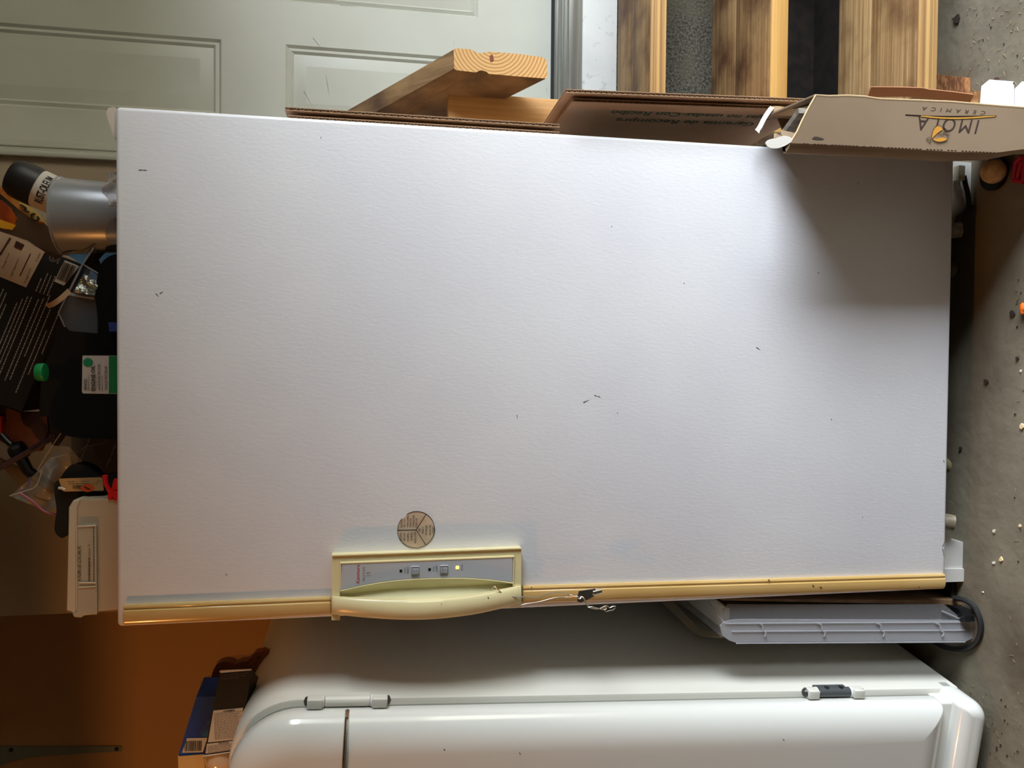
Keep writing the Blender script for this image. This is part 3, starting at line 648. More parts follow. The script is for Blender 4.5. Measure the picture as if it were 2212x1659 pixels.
# black glove/holster with tag
gl = thing('black_tool_holder', 'soft black lobed tool holder carrying a barcode hang tag', 'tool holder', at(200, 1090, Y=1.40))
gp = arc([(262, 1020), (212, 1030), (190, 1012), (160, 1002), (142, 1015), (128, 1035), (118, 1045), (118, 1070), (122, 1100), (118, 1130), (119, 1150), (130, 1161), (138, 1161), (146, 1150), (147, 1130), (152, 1110), (170, 1090), (190, 1066), (262, 1062)], 3)
g = G(); g.prism([at(x, y, Y=1.395) for x, y in gp], (0, .04, 0)); o = part('holder_body', g, mat('black_foam', (10, 9, 10), .8), gl); md = o.modifiers.new('b', 'BEVEL'); md.width = .006; md.segments = 3; md.limit_method = 'ANGLE'
tY = 1.388
g = G(); g.prism([at(x, y, Y=tY) for x, y in ((127, 1036), (130, 1034), (218, 1031), (221, 1034), (224, 1058), (222, 1060), (139, 1062), (134, 1059))], (0, .0012, 0)); tg = part('hang_tag', g, mat('tan_tag', (196, 152, 98), .7), gl)
barcode(tg, at(157, 1056, Y=tY - .0002), V((0, 0, -1)), X1_, .019, 8 * u_, ink)
writing([('Item No', at(152, 1040, Y=tY - .0003), -Z1_, X1_, .012, .0022), ('Large Holster, Black', at(172, 1044.5, Y=tY - .0003), -Z1_, X1_, .034, .0022)], ink_grey, tg) if False else lines(tg, at(146, 1041, Y=tY), -Z1_, X1_, [(0, .013, 0), (.022, .034, 0), (.046, .052, 0), (.002, .036, -.0036), (.04, .048, -.0036)], ink_grey, th=.0011)
c = at(189, 1054, Y=tY - .0006); g = G(); g.prism([c + V((math.cos(i * .3142) * 8.5 * u_, 0, math.sin(i * .3142) * 14 * u_)) for i in range(20)], (0, -.0004, 0)); os_ = part('orange_sticker', g, mat('orange_sticker', (226, 86, 36), .6), tg)
g = G(); g.tube([at(182, 1051, Y=tY - .0016), at(195, 1057, Y=tY - .0016)], .0007, 4); part('pen_stroke', g, ink, os_)
g = G(); g.tube([at(127, 1054, Y=tY - .001), at(134, 1055, Y=tY - .002), at(140, 1058, Y=tY - .001)], .0022, 8); part('tag_fastener', g, white_smooth, tg)
# red clip
redp = mat('red_plastic', (212, 30, 34), .35)
g = G(); g.tube([at(227, 1026, Y=1.36), at(229, 1045, Y=1.36), at(237, 1060, Y=1.36), at(246, 1056, Y=1.36), at(252, 1035, Y=1.36)], [.0045, .004, .0042, .0042, .0042] + [.0042] * 100, 10)
g.prism([at(x, y, Y=1.357) for x, y in ((232, 1068), (234, 1066), (236, 1060), (248, 1060), (262, 1064), (262, 1082), (245, 1081), (243, 1072), (240, 1078), (233, 1078))], (0, .006, 0))
tag(part('red_spring_clip', g, redp), 'bright red Y shaped plastic clip at the freezer top edge', 'clip')
# white storage box
kY = 1.36
bxw = mat('frosted_box', (196, 182, 160), .45, col2=(188, 172, 148), scale=5)
cb = thing('plastic_storage_box', 'milky white lidded storage box lying on the freezer top left corner', 'storage box', at(250, 1200, Y=kY))
def KP(x, y, Y=kY): return at(x, y, Y=Y)
g = G(); g.prism([KP(x, y) for x, y in ((160, 1080), (270, 1076), (270, 1313), (215, 1320), (208, 1322), (163, 1318), (156, 1318))], (0, .16, 0)); o = part('box_body', g, bxw, cb); md = o.modifiers.new('b', 'BEVEL'); md.width = .006; md.segments = 3; md.limit_method = 'ANGLE'
g = G(); g.prism([KP(x, y, kY - .004) for x, y in ((148, 1096), (158, 1080), (172, 1080), (166, 1096), (166, 1325), (158, 1328), (154, 1322), (143, 1320))], (0, .17, 0)); o = part('box_lid', g, mat('frosted_lid', (208, 196, 178), .4), cb); md = o.modifiers.new('b', 'BEVEL'); md.width = .002; md.segments = 2; md.limit_method = 'ANGLE'
g = G(); g.prism([KP(x, y, kY - .006) for x, y in ((166, 1136), (207, 1134), (208, 1328), (180, 1330), (175, 1335), (160, 1334), (155, 1326), (166, 1320))], (0, .012, 0)); o = part('latch_panel', g, mat('latch_plastic', (190, 180, 162), .4), cb); md = o.modifiers.new('b', 'BEVEL'); md.width = .002; md.segments = 2; md.limit_method = 'ANGLE'
g = G()
for a, b, w in (((171, 1259), (207, 1259), .0011), ((170, 1269), (206, 1267), .0008), ((168, 1138), (206, 1136), .0007), ((166, 1136), (166, 1320), .0006), ((207, 1136), (208, 1328), .0006)):
    g.tube([KP(*a, kY - .007), KP(*b, kY - .007)], w, 5)
part('moulded_ribs', g, mat('rib_white', (236, 228, 212), .25), cb)
ghost = mat('embossed_grey', (116, 104, 88), .7)
writing([('FAIR-E-DURA', KP(171.5, 1218, kY - .0066), X1_, Z1_, 74 * u_, 7 * u_)], ghost, cb, shear=.2, bold=.01)
writing([('Class 5', KP(192.5, 1191, kY - .0066), X1_, Z1_, 30 * u_, 4.5 * u_)], ghost, cb)
lines(cb, KP(195, 1255, kY - .0066), X1_, Z1_, [(0, .038, 0)], ghost, th=.003)
lines(cb, KP(204, 1255, kY - .0066), X1_, Z1_, [(0, .09, 0)], ghost, th=.0016)
# clear crumpled film next to the cup
g = G()
def crf(u, v):
    return at(228 + 28 * u + 8 * math.sin(v * 9), 372 + 75 * v, Y=1.345 + .012 * math.sin(u * 5 + v * 11))
g.sheet(crf, 6, 14, .0006); tag(part('clear_wrap', g, clear('wrap_film', (196, 190, 184), .42, .15, .8, 40)), 'crumpled clear plastic wrap beside the grey cup, nearer the wall door', 'wrap')
g = G(); g.prism([at(x, y, Y=1.35) for x, y in arc([(262, 470), (240, 474), (228, 500), (230, 516), (242, 526), (262, 528)], 3)], (0, .02, 0)); tag(part('clear_cup', g, clear('smoky_clear', (120, 112, 106), .5, .12)), 'small smoky clear plastic cap in front of the grey cup', 'cap')

# let everything that stands behind the door's top edge reach down to the cabinet top
for o in bpy.data.objects:
    if o.type == 'MESH' and o.name not in _n0 and o.name not in ('plastic_cup',):
        Mw = TM[o.name]; Mi = Mw.inverted()
        for v in o.data.vertices:
            w_ = Mw @ v.co; q_ = R @ (w_ - CAM)
            if 1106 + F * q_.x / q_.z >= 251 and w_.z > TZ and w_.y > 1.335: w_.z = TZ + .0005; v.co = Mi @ w_
# ------------------------------------------------------------------ right side: lumber, cardboard
dirL = V((-.19, .71, .68)).normalized()
eY = 1.43
E0 = [at(x, y, Y=eY) for x, y in ((980, 107), (985, 105), (1018, 107), (1027, 113), (1037, 116), (1045, 114), (1060, 112), (1120, 117), (1172, 124), (1181, 131), (1182, 166), (1179, 170), (1125, 166), (1056, 160), (1050, 155), (1040, 152), (1033, 154), (1028, 157), (986, 152), (981, 148))]
Ln = .50 / dirL.y
g = G(); g.prism(E0, dirL * Ln)
lum = thing('leaning_plank', 'thick brown plank with a pale ringed end leaning toward the white door', 'plank', E0[12])
pl = part('plank_body', g, lumber, lum)
# end grain face
eg = mat('end_grain', (226, 184, 124), .8)
n = eg.node_tree.nodes; l = eg.node_tree.links; tc = n.new('ShaderNodeTexCoord'); mp = n.new('ShaderNodeMapping')
cen = at(1066, 90, Y=eY) - E0[12]
mp.inputs['Location'].default_value = -cen; l.new(tc.outputs['Object'], mp.inputs['Vector'])
wv = n.new('ShaderNodeTexWave'); wv.wave_type = 'RINGS'; wv.rings_direction = 'Y'; wv.inputs['Scale'].default_value = 48; wv.inputs['Distortion'].default_value = 1.2; wv.inputs['Detail'].default_value = 3; wv.inputs['Detail Scale'].default_value = 1.5
l.new(mp.outputs['Vector'], wv.inputs['Vector']); rp = n.new('ShaderNodeValToRGB')
rp.color_ramp.elements[0].position = .45; rp.color_ramp.elements[0].color = srgb((216, 174, 114)); rp.color_ramp.elements[1].position = .85; rp.color_ramp.elements[1].color = srgb((182, 134, 80))
l.new(wv.outputs['Fac'], rp.inputs['Fac']); l.new(rp.outputs['Color'], n['Principled BSDF'].inputs['Base Color'])
g = G(); g.prism([p + V((0, -.0012, 0)) for p in E0], (0, .001, 0)); part('sawn_end', g, eg, lum, label='sawn end with growth rings')
g = G(); cc = at(1062, 124, Y=eY - .0022); g.prism([cc + V((x * .001, 0, z * .001)) for x, z in ((6, 0), (2, 4), (-6, 3), (-8, 0), (-3, -4), (3, -3))], (0, .0008, 0)); part('knot', g, mat('knot_red', (130, 70, 52), .8), lum)
# short pine post below
pa = at(1198, 218, Y=1.50)
g = G(); g.box(pa.x - .085, pa.x + .004, 1.50, 1.538, .365, .995, .002); tag(part('pine_post', g, pine), 'pale pine board standing upright under the leaning plank', 'board')

def corrug(x, y0, y1, z0, z1, th, pitch, dx=0, dy=0, M=None, g=None, skew=0):
    """corrugated sheet in the YZ plane: two liners and a zigzag flute, its cut edge at y0"""
    g = g or G(); t = .0011
    sh = lambda p: V((p[0] + dx * (z1 - p[2]) + skew * (p[1] - y0), p[1], p[2]))
    for a, b in ((x, x + t), (x + th - t, x + th)):
        vs = [sh((xx, yy, zz)) for xx in (a, b) for yy in (y0, y1) for zz in (z0, z1)]
        g.add(vs, [[0, 1, 3, 2], [4, 6, 7, 5], [0, 4, 5, 1], [2, 3, 7, 6], [0, 2, 6, 4], [1, 5, 7, 3]])
    nz = int((z1 - z0) / (pitch / 2)); pf = []
    for k in range(nz + 1):
        pf.append((x + t if k % 2 else x + th - t, z0 + k * pitch / 2))
    lo = [[sh((a, yy, b)) for a, b in pf] + [sh((a + (.0006 if k_ % 2 == 0 else .0006), yy, b)) for k_, (a, b) in reversed(list(enumerate(pf)))] for yy in (y0 + .0005, y1)]
    g.loft(lo); return g
# upper folded pair, standing on the lower box
a = at(615, 243, Y=1.298); b = at(1209, 290, Y=1.298)
uc = thing('folded_cardboard', 'narrow folded cardboard sheets wedged beside the freezer, above the printed one', 'cardboard', (b.x, 1.4, b.z))
x0 = at(1209, 270, Y=1.298).x; xt = at(615, 244, Y=1.298).x
g = corrug(x0 - .004, 1.298, 1.62, b.z, a.z, .0055, .0115, dx=(xt - x0) * -.0 / (a.z - b.z), skew=.02); part('cardboard_sheet', g, card, uc)
x1 = at(1209, 289, Y=1.298).x
g = corrug(x1 - .002, 1.298, 1.60, b.z, a.z - .005, .0055, .0115, skew=.01); part('cardboard_sheet', g, card, uc)
# printed flattened box
zt_ = at(1222, 192, Y=1.25).z; zb2 = at(1757, 213, Y=1.25).z; xt = at(1222, 192, Y=1.25).x; xb = at(1757, 213, Y=1.25).x
pc_ = thing('flattened_box', 'flattened brown moving box with green print beside the steps', 'box', (xb, 1.5, zb2))
dxk = (xb - xt) / (zt_ - zb2)
g = corrug(xt - .006, 1.25, 1.49, zb2, zt_, .0058, .0092, dx=dxk); part('outer_flap', g, card, pc_)
g = corrug(xt - .016, 1.262, 1.485, zb2, zt_ - .014, .0058, .0092, dx=dxk); fl = part('printed_flap', g, card, pc_)
green = mat('green_print', (58, 74, 50), .8)
its = []
for t, yy, w in (('Garantia de Recompra', 1.345, .27), ('Cajas no usadas-Con Recibo', 1.305, .31)):
    c_ = V((xt - .0163 + dxk * (zt_ - .014 - .57), yy, .57)); its.append((t, c_, Z1_ - X1_ * dxk, Y1_, w, .028))
writing(its, green, fl, bold=.02)
# tile carton
iY = 1.10
ic = thing('tile_carton', 'torn open tile carton standing in front of the steps beside the freezer', 'box', (.42, 1.18, 0))
face = [(1762, 206), (1790, 208), (1830, 207), (1868, 209), (1900, 214), (1950, 216), (2000, 218), (2050, 220), (2100, 224), (2160, 229), (2230, 234), (2330, 240), (2400, 246), (2400, 318), (2330, 322), (2212, 322), (2150, 330), (2060, 328), (1900, 318), (1707, 309), (1722, 284), (1732, 262), (1745, 236)]
def IP(x, y, Y=iY): return at(x, y, Y=Y)
g = G(); g.prism([IP(x, y) for x, y in face], (0, .0035, 0)); fc = part('front_panel', g, carton, ic)
# rounded left edge turning back toward the freezer
low = [(1707, 309), (1900, 318), (2060, 328), (2150, 330), (2212, 322), (2330, 322), (2400, 318)]
rings = []
for x, y in low:
    p = IP(x, y); f = 1 if x < 2070 else max(.3, 1 - (x - 2070) / 200); dd = .03 if x == 1707 else .16; sx_ = .004 if x == 1707 else .036
    rings.append([p, p + V((-.006 * f, .003, 0)), p + V((-.011 * f, .012, 0)), p + V((-.0105 * f, .02, 0)), V((max(p.x, .372) + sx_, p.y + dd, p.z)), V((max(p.x, .372) + sx_ + .003, p.y + dd, p.z)), p + V((-.0065 * f, .022, 0)), p + V((-.004 * f, .008, 0))])
g = G(); g.loft(rings); part('left_panel', g, carton, ic)
g = G(); q = [(1762, 206), (1900, 214), (2100, 224), (2400, 246)]; rings = [[IP(x, y), IP(x, y) + V((.018, .17, 0)), IP(x, y) + V((.021, .17, 0)), IP(x, y) + V((.003, .0035, 0))] for x, y in q]; g.loft(rings); part('right_panel', g, carton, ic)
pb0 = at(1668, 232, Y=1.262); pb1 = at(1700, 300, Y=1.262)
g = G(); g.prism([V((pb1.x, 1.262, .0)), V((pb1.x, 1.262, pb1.z)), V((pb0.x, 1.262, pb0.z)), V((pb0.x + .01, 1.262, 0))], (0, .003, 0)); part('back_panel', g, carton, ic)
g = G()
g.sheet(lambda u, v: at(1660 + 100 * u, 232 + 18 * v - 3 * math.sin(u * 9) * (1 - v), Y=1.25 - .12 * u), 12, 3, .001); part('bent_flap', g, card_edge, ic)
g = G(); wf = arc([(1664, 229), (1655, 240), (1645, 256), (1637, 272), (1631, 280)], 3)
g.loft([[at(x, y, Y=1.245) for x, y in wf], [at(x + 9, y + 4 + (4 if i == len(wf) - 1 else 0), Y=1.235) for i, (x, y) in enumerate(wf)], [at(x + 9, y + 4, Y=1.238) for x, y in wf], [at(x, y, Y=1.249) for x, y in wf]], cap0=False, cap1=False, closed=False); part('torn_liner', g, carton_in, ic)
g = G(); g.tube([IP(x, y, iY + .001) for x, y in [(1707, 309), (1722, 284), (1732, 262), (1745, 236), (1762, 206), (1790, 208), (1830, 207), (1868, 209), (1900, 214), (1950, 216), (2000, 218), (2050, 220), (2100, 224), (2160, 229), (2230, 234), (2330, 240)]], .0018, 6); part('torn_rim', g, card_edge, ic)
g = G(); g.prism([at(x, y, Y=1.085) for x, y in arc([(1654, 309), (1660, 302), (1676, 298), (1696, 293), (1712, 300), (1704, 310), (1685, 319), (1668, 320), (1658, 316), (1654, 309)], 3)[:-1]], (.0, .002, 0)); part('torn_liner', g, carton_in, ic)
g = G(); g.sheet(lambda u, v: at(1672 + 36 * u, 300 - 10 * v * (1 - .5 * u) - 2 * math.sin(u * 14), Y=1.11 + .03 * v), 10, 3, .001); part('torn_edge', g, carton, ic)
T1 = at(1726, 244, Y=1.125); T2 = at(1680, 306, Y=1.235)
for k, (dz) in enumerate((0,)):
    g = G(); n_ = V((.009, .003, 0)); dn = V((0, 0, -.36)); g.prism([T1, T2, T2 + dn, T1 + dn], n_)
tg_ = part('tile', g, tile_m); tag(tg_, 'ceramic tile with a pale edge standing inside the torn carton', 'tile')
u2 = 1.21 / 1650
writing([('IMOLA', IP(2050, 270, iY - .0002), Z1_, -X1_, 150 * u2, 31 * u2)], mat('brown_black_ink', (52, 34, 28), .7), fc, name='logo_lettering', shear=.28, bold=.0, space=1.3)
writing([('C  E  R  A  M  I  C  A', IP(2061, 239, iY - .0002), Z1_, -X1_, 154 * u2, 8 * u2)], mat('brown_ink', (70, 50, 40), .7), fc, shear=.28)
g = G(); cv = arc([(1956, 247.5), (2000, 250), (2050, 251), (2100, 250.5), (2152, 250)], 4); g.tube([IP(x, y, iY - .0004) for x, y in cv], .0006, 5); part('logo_rule', g, mat('brown_black_rule', (52, 34, 28), .7), fc)
g = G(); cv = arc([(1990, 252), (2030, 256), (2070, 257), (2110, 255), (2150, 252)], 4); g.prism([IP(x, y, iY - .0008) for x, y in cv + [(x, y - 3) for x, y in cv[::-1]]], (0, .0004, 0)); part('logo_swash', g, mat('ochre_print', (196, 142, 50), .7), fc)
g = G(); amb = mat('ochre_crest', (200, 140, 44), .7)
for pts in ([(2024, 272), (2032, 275), (2036, 280), (2028, 285), (2018, 294), (2014, 298), (2016, 284)], [(2015, 298), (2022, 300), (2034, 297), (2045, 300), (2040, 304), (2028, 306), (2018, 303)]):
    g.prism([IP(x, y, iY - .0010) for x, y in arc(pts + [pts[0]], 3)[:-1]], (0, .0004, 0))
part('crest_fill', g, amb, fc)
g = G()
for pts in ([(2030, 268), (2020, 273), (2014, 284), (2012, 296), (2018, 304), (2030, 307), (2042, 304), (2047, 300)], [(2032, 272), (2040, 276), (2044, 281), (2038, 285), (2048, 292), (2046, 299)], [(2030, 284), (2027, 290)], [(2034, 285), (2031, 291)], [(2038, 286), (2035, 292)], [(2012, 299), (2005, 296), (2001, 300), (2006, 304), (2012, 302)], [(2044, 287), (2052, 288)], [(2010, 303), (2008, 308)]):
    g.tube([IP(x, y, iY - .0013) for x, y in pts], .00038, 5, 4)
part('crest_outline', g, mat('crest_ink', (70, 50, 34), .7), fc)
g = G()
for k in range(60):
    x = 1735 + k * 7.6; y = 309.5 + (x - 1735) * .047
    if x > 2160: break
    if random.random() < .8: g.tube([IP(x, y, iY - .0003), IP(x + 4.5, y + .2, iY - .0003)], .0005, 4)
part('fold_perforation', g, mat('perforation', (84, 62, 46), .8), fc)
g = G(); g.prism([IP(x, y, iY - .0004) for x, y in arc([(1754, 300), (1760, 295), (1772, 297), (1780, 301), (1766, 302), (1754, 300)], 3)[:-1]], (0, .0002, 0)); part('grease_smudge', g, mat('smudge', (58, 44, 36), .8), fc)
# orange flap box behind it
g = G(); g.sheet(lambda u, v: at(1882 + 222 * u - 8 * v, 188 + 9 * u ** 2 + 16 * u * u * (u > .5) * .5 + 22 * v * (1 - u * .25), Y=1.135 + .01 * v), 16, 3, .003)
tag(part('orange_cardboard_flap', g, card_or), 'orange brown cardboard flap sticking up behind the tile carton', 'cardboard')

# ------------------------------------------------------------------ floor litter right side
def flat(name, pts, h, m, label, cat, z=.001, grp=None):
    g = G(); g.prism([at(x, y, Z=z) for x, y in pts], (0, 0, h)); return tag(part(name, g, m), label, cat, grp)
osb = mat('osb', (196, 150, 92), .85, col2=(140, 96, 54), scale=60, detail=3, stretch=(1, 3, 1), lo=.4, hi=.6)
osb2 = mat('brown_osb', (170, 116, 70), .85, col2=(112, 70, 40), scale=60, detail=3, stretch=(1, 3, 1), lo=.4, hi=.6)
flat('chipboard_scrap', [(2018, 160), (2096, 168), (2097, 230), (2018, 230)], .012, osb2, 'dark brown chipboard scrap on the floor against the lowest step', 'wood scrap')
flat('chipboard_scrap', [(2098, 199), (2128, 197), (2134, 212), (2131, 240), (2080, 240), (2060, 228)], .006, osb, 'pale chipboard scrap between the orange flap and the torn piece', 'wood scrap')
flat('splintered_board', [(2140, 208), (2152, 202), (2158, 182), (2170, 178), (2172, 196), (2166, 240), (2136, 236)], .008, osb, 'splintered yellow wood piece next to the white foam block', 'wood scrap')
g = G(); g.prism([at(x, y, Z=.012) for x, y in ((2144, 196), (2150, 174), (2158, 167), (2160, 180), (2154, 200), (2168, 212), (2146, 206))], (0, 0, .006)); tag(part('bark_strip', g, mat('dark_bark', (62, 36, 28), .8)), 'curled dark brown strip lying on the splintered wood', 'bark')
fm = mat('white_foam', (232, 232, 240), .6)
g = G(); g.prism([at(x, y, Z=.0) for x, y in ((2172, 190), (2190, 176), (2192, 240), (2168, 240))], (0, 0, .05)); tag(part('foam_block', g, fm), 'bright white foam block standing on the floor at the frame edge', 'foam')
flat('paper_scrap', [(2196, 192), (2212, 176), (2260, 180), (2260, 260), (2196, 250)], .004, mat('printed_paper', (214, 214, 220), .7, col2=(90, 92, 100), scale=30, lo=.6, hi=.66), 'white printed paper scrap beside the foam block', 'paper')
# shredded film under the steps
g = G()
for pts in ([(1748, -6), (1738, 14), (1733, 32), (1731, 44), (1735, 56)], [(1762, 4), (1764, 22), (1760, 36), (1754, 44)], [(1778, -6), (1772, 16), (1764, 34), (1757, 50), (1752, 60)]):
    P = [at(x, y, Z=.004) for x, y in pts]; g.loft([[p + V((-.006, 0, .004)), p + V((.006, .004, .006)), p + V((.006, .004, .007)), p + V((-.006, 0, .005))] for p in P])
tag(part('torn_plastic_film', g, mat('grey_film', (140, 132, 124), .6)), 'torn grey plastic film lying in the shadow between two treads', 'film')
# wooden ball, red clamp, orange bit, lamp socket below the freezer
c = at(2146, 371, Z=.03); g = G(); g.lathe([(.001, -.021), (.010, -.019), (.018, -.011), (.021, 0), (.018, .011), (.010, .019), (.001, .021)], c, (c - CAM).normalized() * -1, 28)
tag(part('wooden_ball', g, mat('worn_wood_ball', (206, 172, 120), .7, col2=(180, 136, 88), scale=60)), 'round pale wooden ball on the floor at the freezer bottom corner', 'ball')
g = G(); c = at(2146, 376, Z=.006); g.lathe([(.001, 0), (.03, 0), (.03, .008), (.001, .008)], V((c.x, c.y, .001)), (0, 0, 1), 24); tag(part('dark_ring_stand', g, blackp), 'low black disc under the wooden ball', 'disc')
rc = thing('red_clamp', 'dark red plastic clamp on the floor at the right frame edge', 'clamp', at(2197, 368, Z=.0))
redd = mat('dark_red_plastic', (176, 24, 44), .4)
g = G(); C = [at(x, y, Z=.012) for x, y in ((2190, 388), (2196, 350), (2208, 340), (2216, 345), (2212, 392))]
for i in range(5): g.tube([C[i], C[(i + 1) % 5]], .005, 8)
part('clamp_frame', g, redd, rc)
g = G(); g.tube([at(2199, 385, Z=.012), at(2207, 350, Z=.012)], .004, 8); part('clamp_bar', g, redd, rc)
g = G(); c = at(2211, 668, Z=.006); g.lathe([(.001, -.010), (.005, -.008), (.006, 0), (.005, .008), (.001, .012)], c, (1, .2, 0), 14); g.lathe([(.001, -.010), (.006, -.006), (.006, .02), (.001, .022)], c, (.1, 0, -.2), 14) if False else None
c2 = at(2240, 668, Z=.006); g.tube([c, c2], .006, 12); tag(part('orange_wire_nut', g, mat('orange_plastic', (240, 110, 20), .5)), 'small orange plastic plug lying alone on the concrete', 'plug')
sk_ = thing('cord_connector', 'cream cord connector with dark cable hanging under the freezer corner', 'connector', at(2078, 372, Y=1.30))
g = G(); g.box(*sum([[a, b] for a, b in zip(at(2070, 388, Y=1.29), at(2070, 388, Y=1.29))], []), ) if False else None
pq = [at(x, y, Y=1.296) for x, y in ((2072, 357), (2085, 358), (2084, 389), (2070, 388))]; g.bm.free() if False else None
g = G(); g.prism(pq, (0, .014, 0)); part('connector_body', g, mat('cream_nylon', (206, 200, 176), .5), sk_)
g = G(); g.tube([at(2072, 388, Y=1.303), at(2071, 400, Y=1.303)], .0018, 6); part('connector_pin', g, mat('pin_white', (180, 176, 170), .5), sk_)
g = G(); g.tube([at(x, y, Y=1.303) for x, y in ((2082, 380), (2086, 400), (2091, 420), (2092, 445), (2080, 460), (2068, 476), (2066, 500))], .0045, 8, 5)
g.tube([at(x, y, Y=1.303) for x, y in ((2100, 448), (2085, 455), (2072, 470), (2070, 490))], .006, 8, 5); part('dark_cable', g, mat('brown_black_cable', (30, 24, 22), .5), sk_)

# pebbles, chips and shavings
chip = mat('pale_chip', (220, 196, 150), .8); chipw = mat('white_chip', (222, 216, 200), .8)
proto = None
for i, (x, y, s, lab, m) in enumerate(((2209, 921, 1.5, 'yellowish wood crumb on the concrete near the right frame edge', chip), (2149, 1147, 1.2, 'longish white crumb on the floor level with the freezer foot', chipw), (2164, 1208, 1.3, 'tan crumb on the floor just below the white longish one', chip),
                                       (2148, 1216, 1.1, 'pale triangular crumb next to the tan one on the floor', chipw), (2206, 801, .8, 'small white crumb near the dark spot on the floor', chipw), (2124, 1279, .6, 'tiny white grit grain beyond the clear tray', chipw), (2204, 1136, .9, 'narrow pale sliver near the right frame edge', chip))):
    c = at(x, y, Z=0); g = G(); rnd = random.Random(i); rr = .0033 * s
    g.prism([c + V((math.cos(a) * rr * rnd.uniform(.6, 1.2), math.sin(a) * rr * rnd.uniform(.6, 1.2), 0)) for a in (0, 1.1, 2.2, 3.4, 4.4, 5.3)], (0, 0, rr * .7))
    tag(part('floor_crumb', g, m), lab, 'crumb', 'crumbs scattered on the concrete')
g = G(); rnd = random.Random(11)
for k in range(190):
    x = rnd.uniform(2085, 2235); y = rnd.uniform(0, 1659) if k % 3 else rnd.uniform(0, 200)
    c = at(x, y, Z=.0008)
    if c.x < .5 and c.x > -.6 and c.y > 1.2: continue
    a = rnd.uniform(0, 6.28); L_ = rnd.uniform(.002, .011) ; d = V((math.cos(a), math.sin(a), 0)) * L_
    g.tube([c - d * .5, c + V((rnd.uniform(-.001, .001), rnd.uniform(-.001, .001), .001)), c + d * .5], rnd.uniform(.0002, .00045), 4)
tag(part('wood_shavings', g, mat('shaving', (162, 142, 106), .85)), 'fine pale wood shavings strewn over the concrete floor', 'shavings', kind='stuff')
g = G()
for k in range(260):
    x = rnd.uniform(2050, 2235); y = rnd.uniform(0, 1659); c = at(x, y, Z=.0008)
    if c.x < .5 and c.x > -.6 and c.y > 1.2: continue
    r_ = rnd.uniform(.0006, .0022); g.prism([c + V((math.cos(a) * r_ * rnd.uniform(.5, 1.2), math.sin(a) * r_ * rnd.uniform(.5, 1.2), 0)) for a in (0, 1.3, 2.5, 3.8, 5)], (0, 0, r_ * .5))
for x, y, r_ in ((2187, 678, .006), (2131, 824, .006), (2075, 970, .005), (2198, 774, .004), (2068, 40, .01)):
    c = at(x, y, Z=.001); g.prism([c + V((math.cos(a) * r_ * rnd.uniform(.6, 1.2), math.sin(a) * r_ * rnd.uniform(.6, 1.2), 0)) for a in (0, .9, 1.8, 2.7, 3.6, 4.5, 5.4)], (0, 0, .002))
tag(part('dirt_specks', g, mat('dirt', (44, 36, 26), .9)), 'dark dirt specks and grit strewn over the concrete floor', 'grit', kind='stuff')

# ------------------------------------------------------------------ old rounded fridge on the left
FM = Matrix.Rotation(-.118, 3, 'Z') @ Matrix.Rotation(.050, 3, 'Y') * 1.035
fr0 = V((-.6086, 1.2813, -.0392))
fr = thing('rounded_fridge', 'glossy white rounded retro fridge standing left of the freezer', 'fridge', fr0, FM)
gloss = mat('fridge_enamel', (222, 222, 216), .16, coat=.4, bump=.03, bscale=90)
gloss_s = mat('fridge_side_enamel', (214, 212, 202), .32)
FW, FH = .62, 1.352
def rrect(x0, x1, z0, z1, r, n=10, rb=.01):
    pts = []
    for cx_, cz, a0, rr in ((x1 - r, z1 - r, 0, r), (x0 + r, z1 - r, 90, r), (x0 + rb, z0 + rb, 180, rb), (x1 - rb, z0 + rb, 270, rb)):
        for k in range(n + 1):
            a = math.radians(a0 + 90 * k / n); pts.append((cx_ + rr * math.cos(a), cz + rr * math.sin(a)))
    return pts
def ring(y, ins, **k):
    pts = rrect(**{**k, 'x0': k['x0'] + ins, 'x1': k['x1'] - ins, 'z0': k['z0'] + ins, 'z1': k['z1'] - ins, 'r': max(k['r'] - ins, .002), 'rb': max(k.get('rb', .01) - ins, .002)})
    return [V((a, y, b)) for a, b in pts]
cab = dict(x0=-FW, x1=0, z0=.065, z1=FH, r=.105, n=12, rb=.006)
g = G(); g.loft([ring(.0, .006, **cab), ring(.0015, .002, **cab), ring(.006, 0, **cab), ring(.60, 0, **cab), ring(.61, .01, **cab)]); part('cabinet', g, gloss_s, fr, local=True)
g = G(); g.loft([ring(-.02, .012, **cab), ring(.002, .012, **cab)]); part('door_gasket', g, mat('fridge_gasket', (120, 122, 112), .7), fr, local=True)
dr = dict(x0=-FW + .002, x1=-.004, z0=.128, z1=FH - .004, r=.107, n=12, rb=.012)
rings = [ring(-.014, .004, **dr), ring(-.018, 0, **dr)]
for k in range(1, 11):
    a = k / 10 * math.pi / 2; rings.append(ring(-.028 - .038 * math.sin(a), .056 * (1 - math.cos(a)), **dr))
g = G(); g.loft(rings); fd = part('fridge_door', g, gloss, fr, local=True, ang=60)
# kick base
bs = dict(x0=-FW, x1=-.0, z0=.05, z1=.108, r=.012, n=6, rb=.03)
rings = [ring(.02, 0, **bs), ring(-.035, 0, **bs)]
for k in range(1, 7):
    a = k / 6 * math.pi / 2; rings.append(ring(-.035 - .028 * math.sin(a), .022 * (1 - math.cos(a)), **bs))
g = G(); g.loft(rings); part('kick_base', g, gloss, fr, local=True, ang=60)
g = G(); g.box(-FW + .02, -.010, -.034, .02, .104, .131, .004); part('base_ledge', g, gloss_s, fr, local=True)
for x in (-.06, -.56):
    for y in (.04, .54): g = G(); g.lathe([(.02, .0385), (.02, .07)], (x, y, .0), (0, 0, 1), 12); part('foot', g, blackp, fr, local=True)
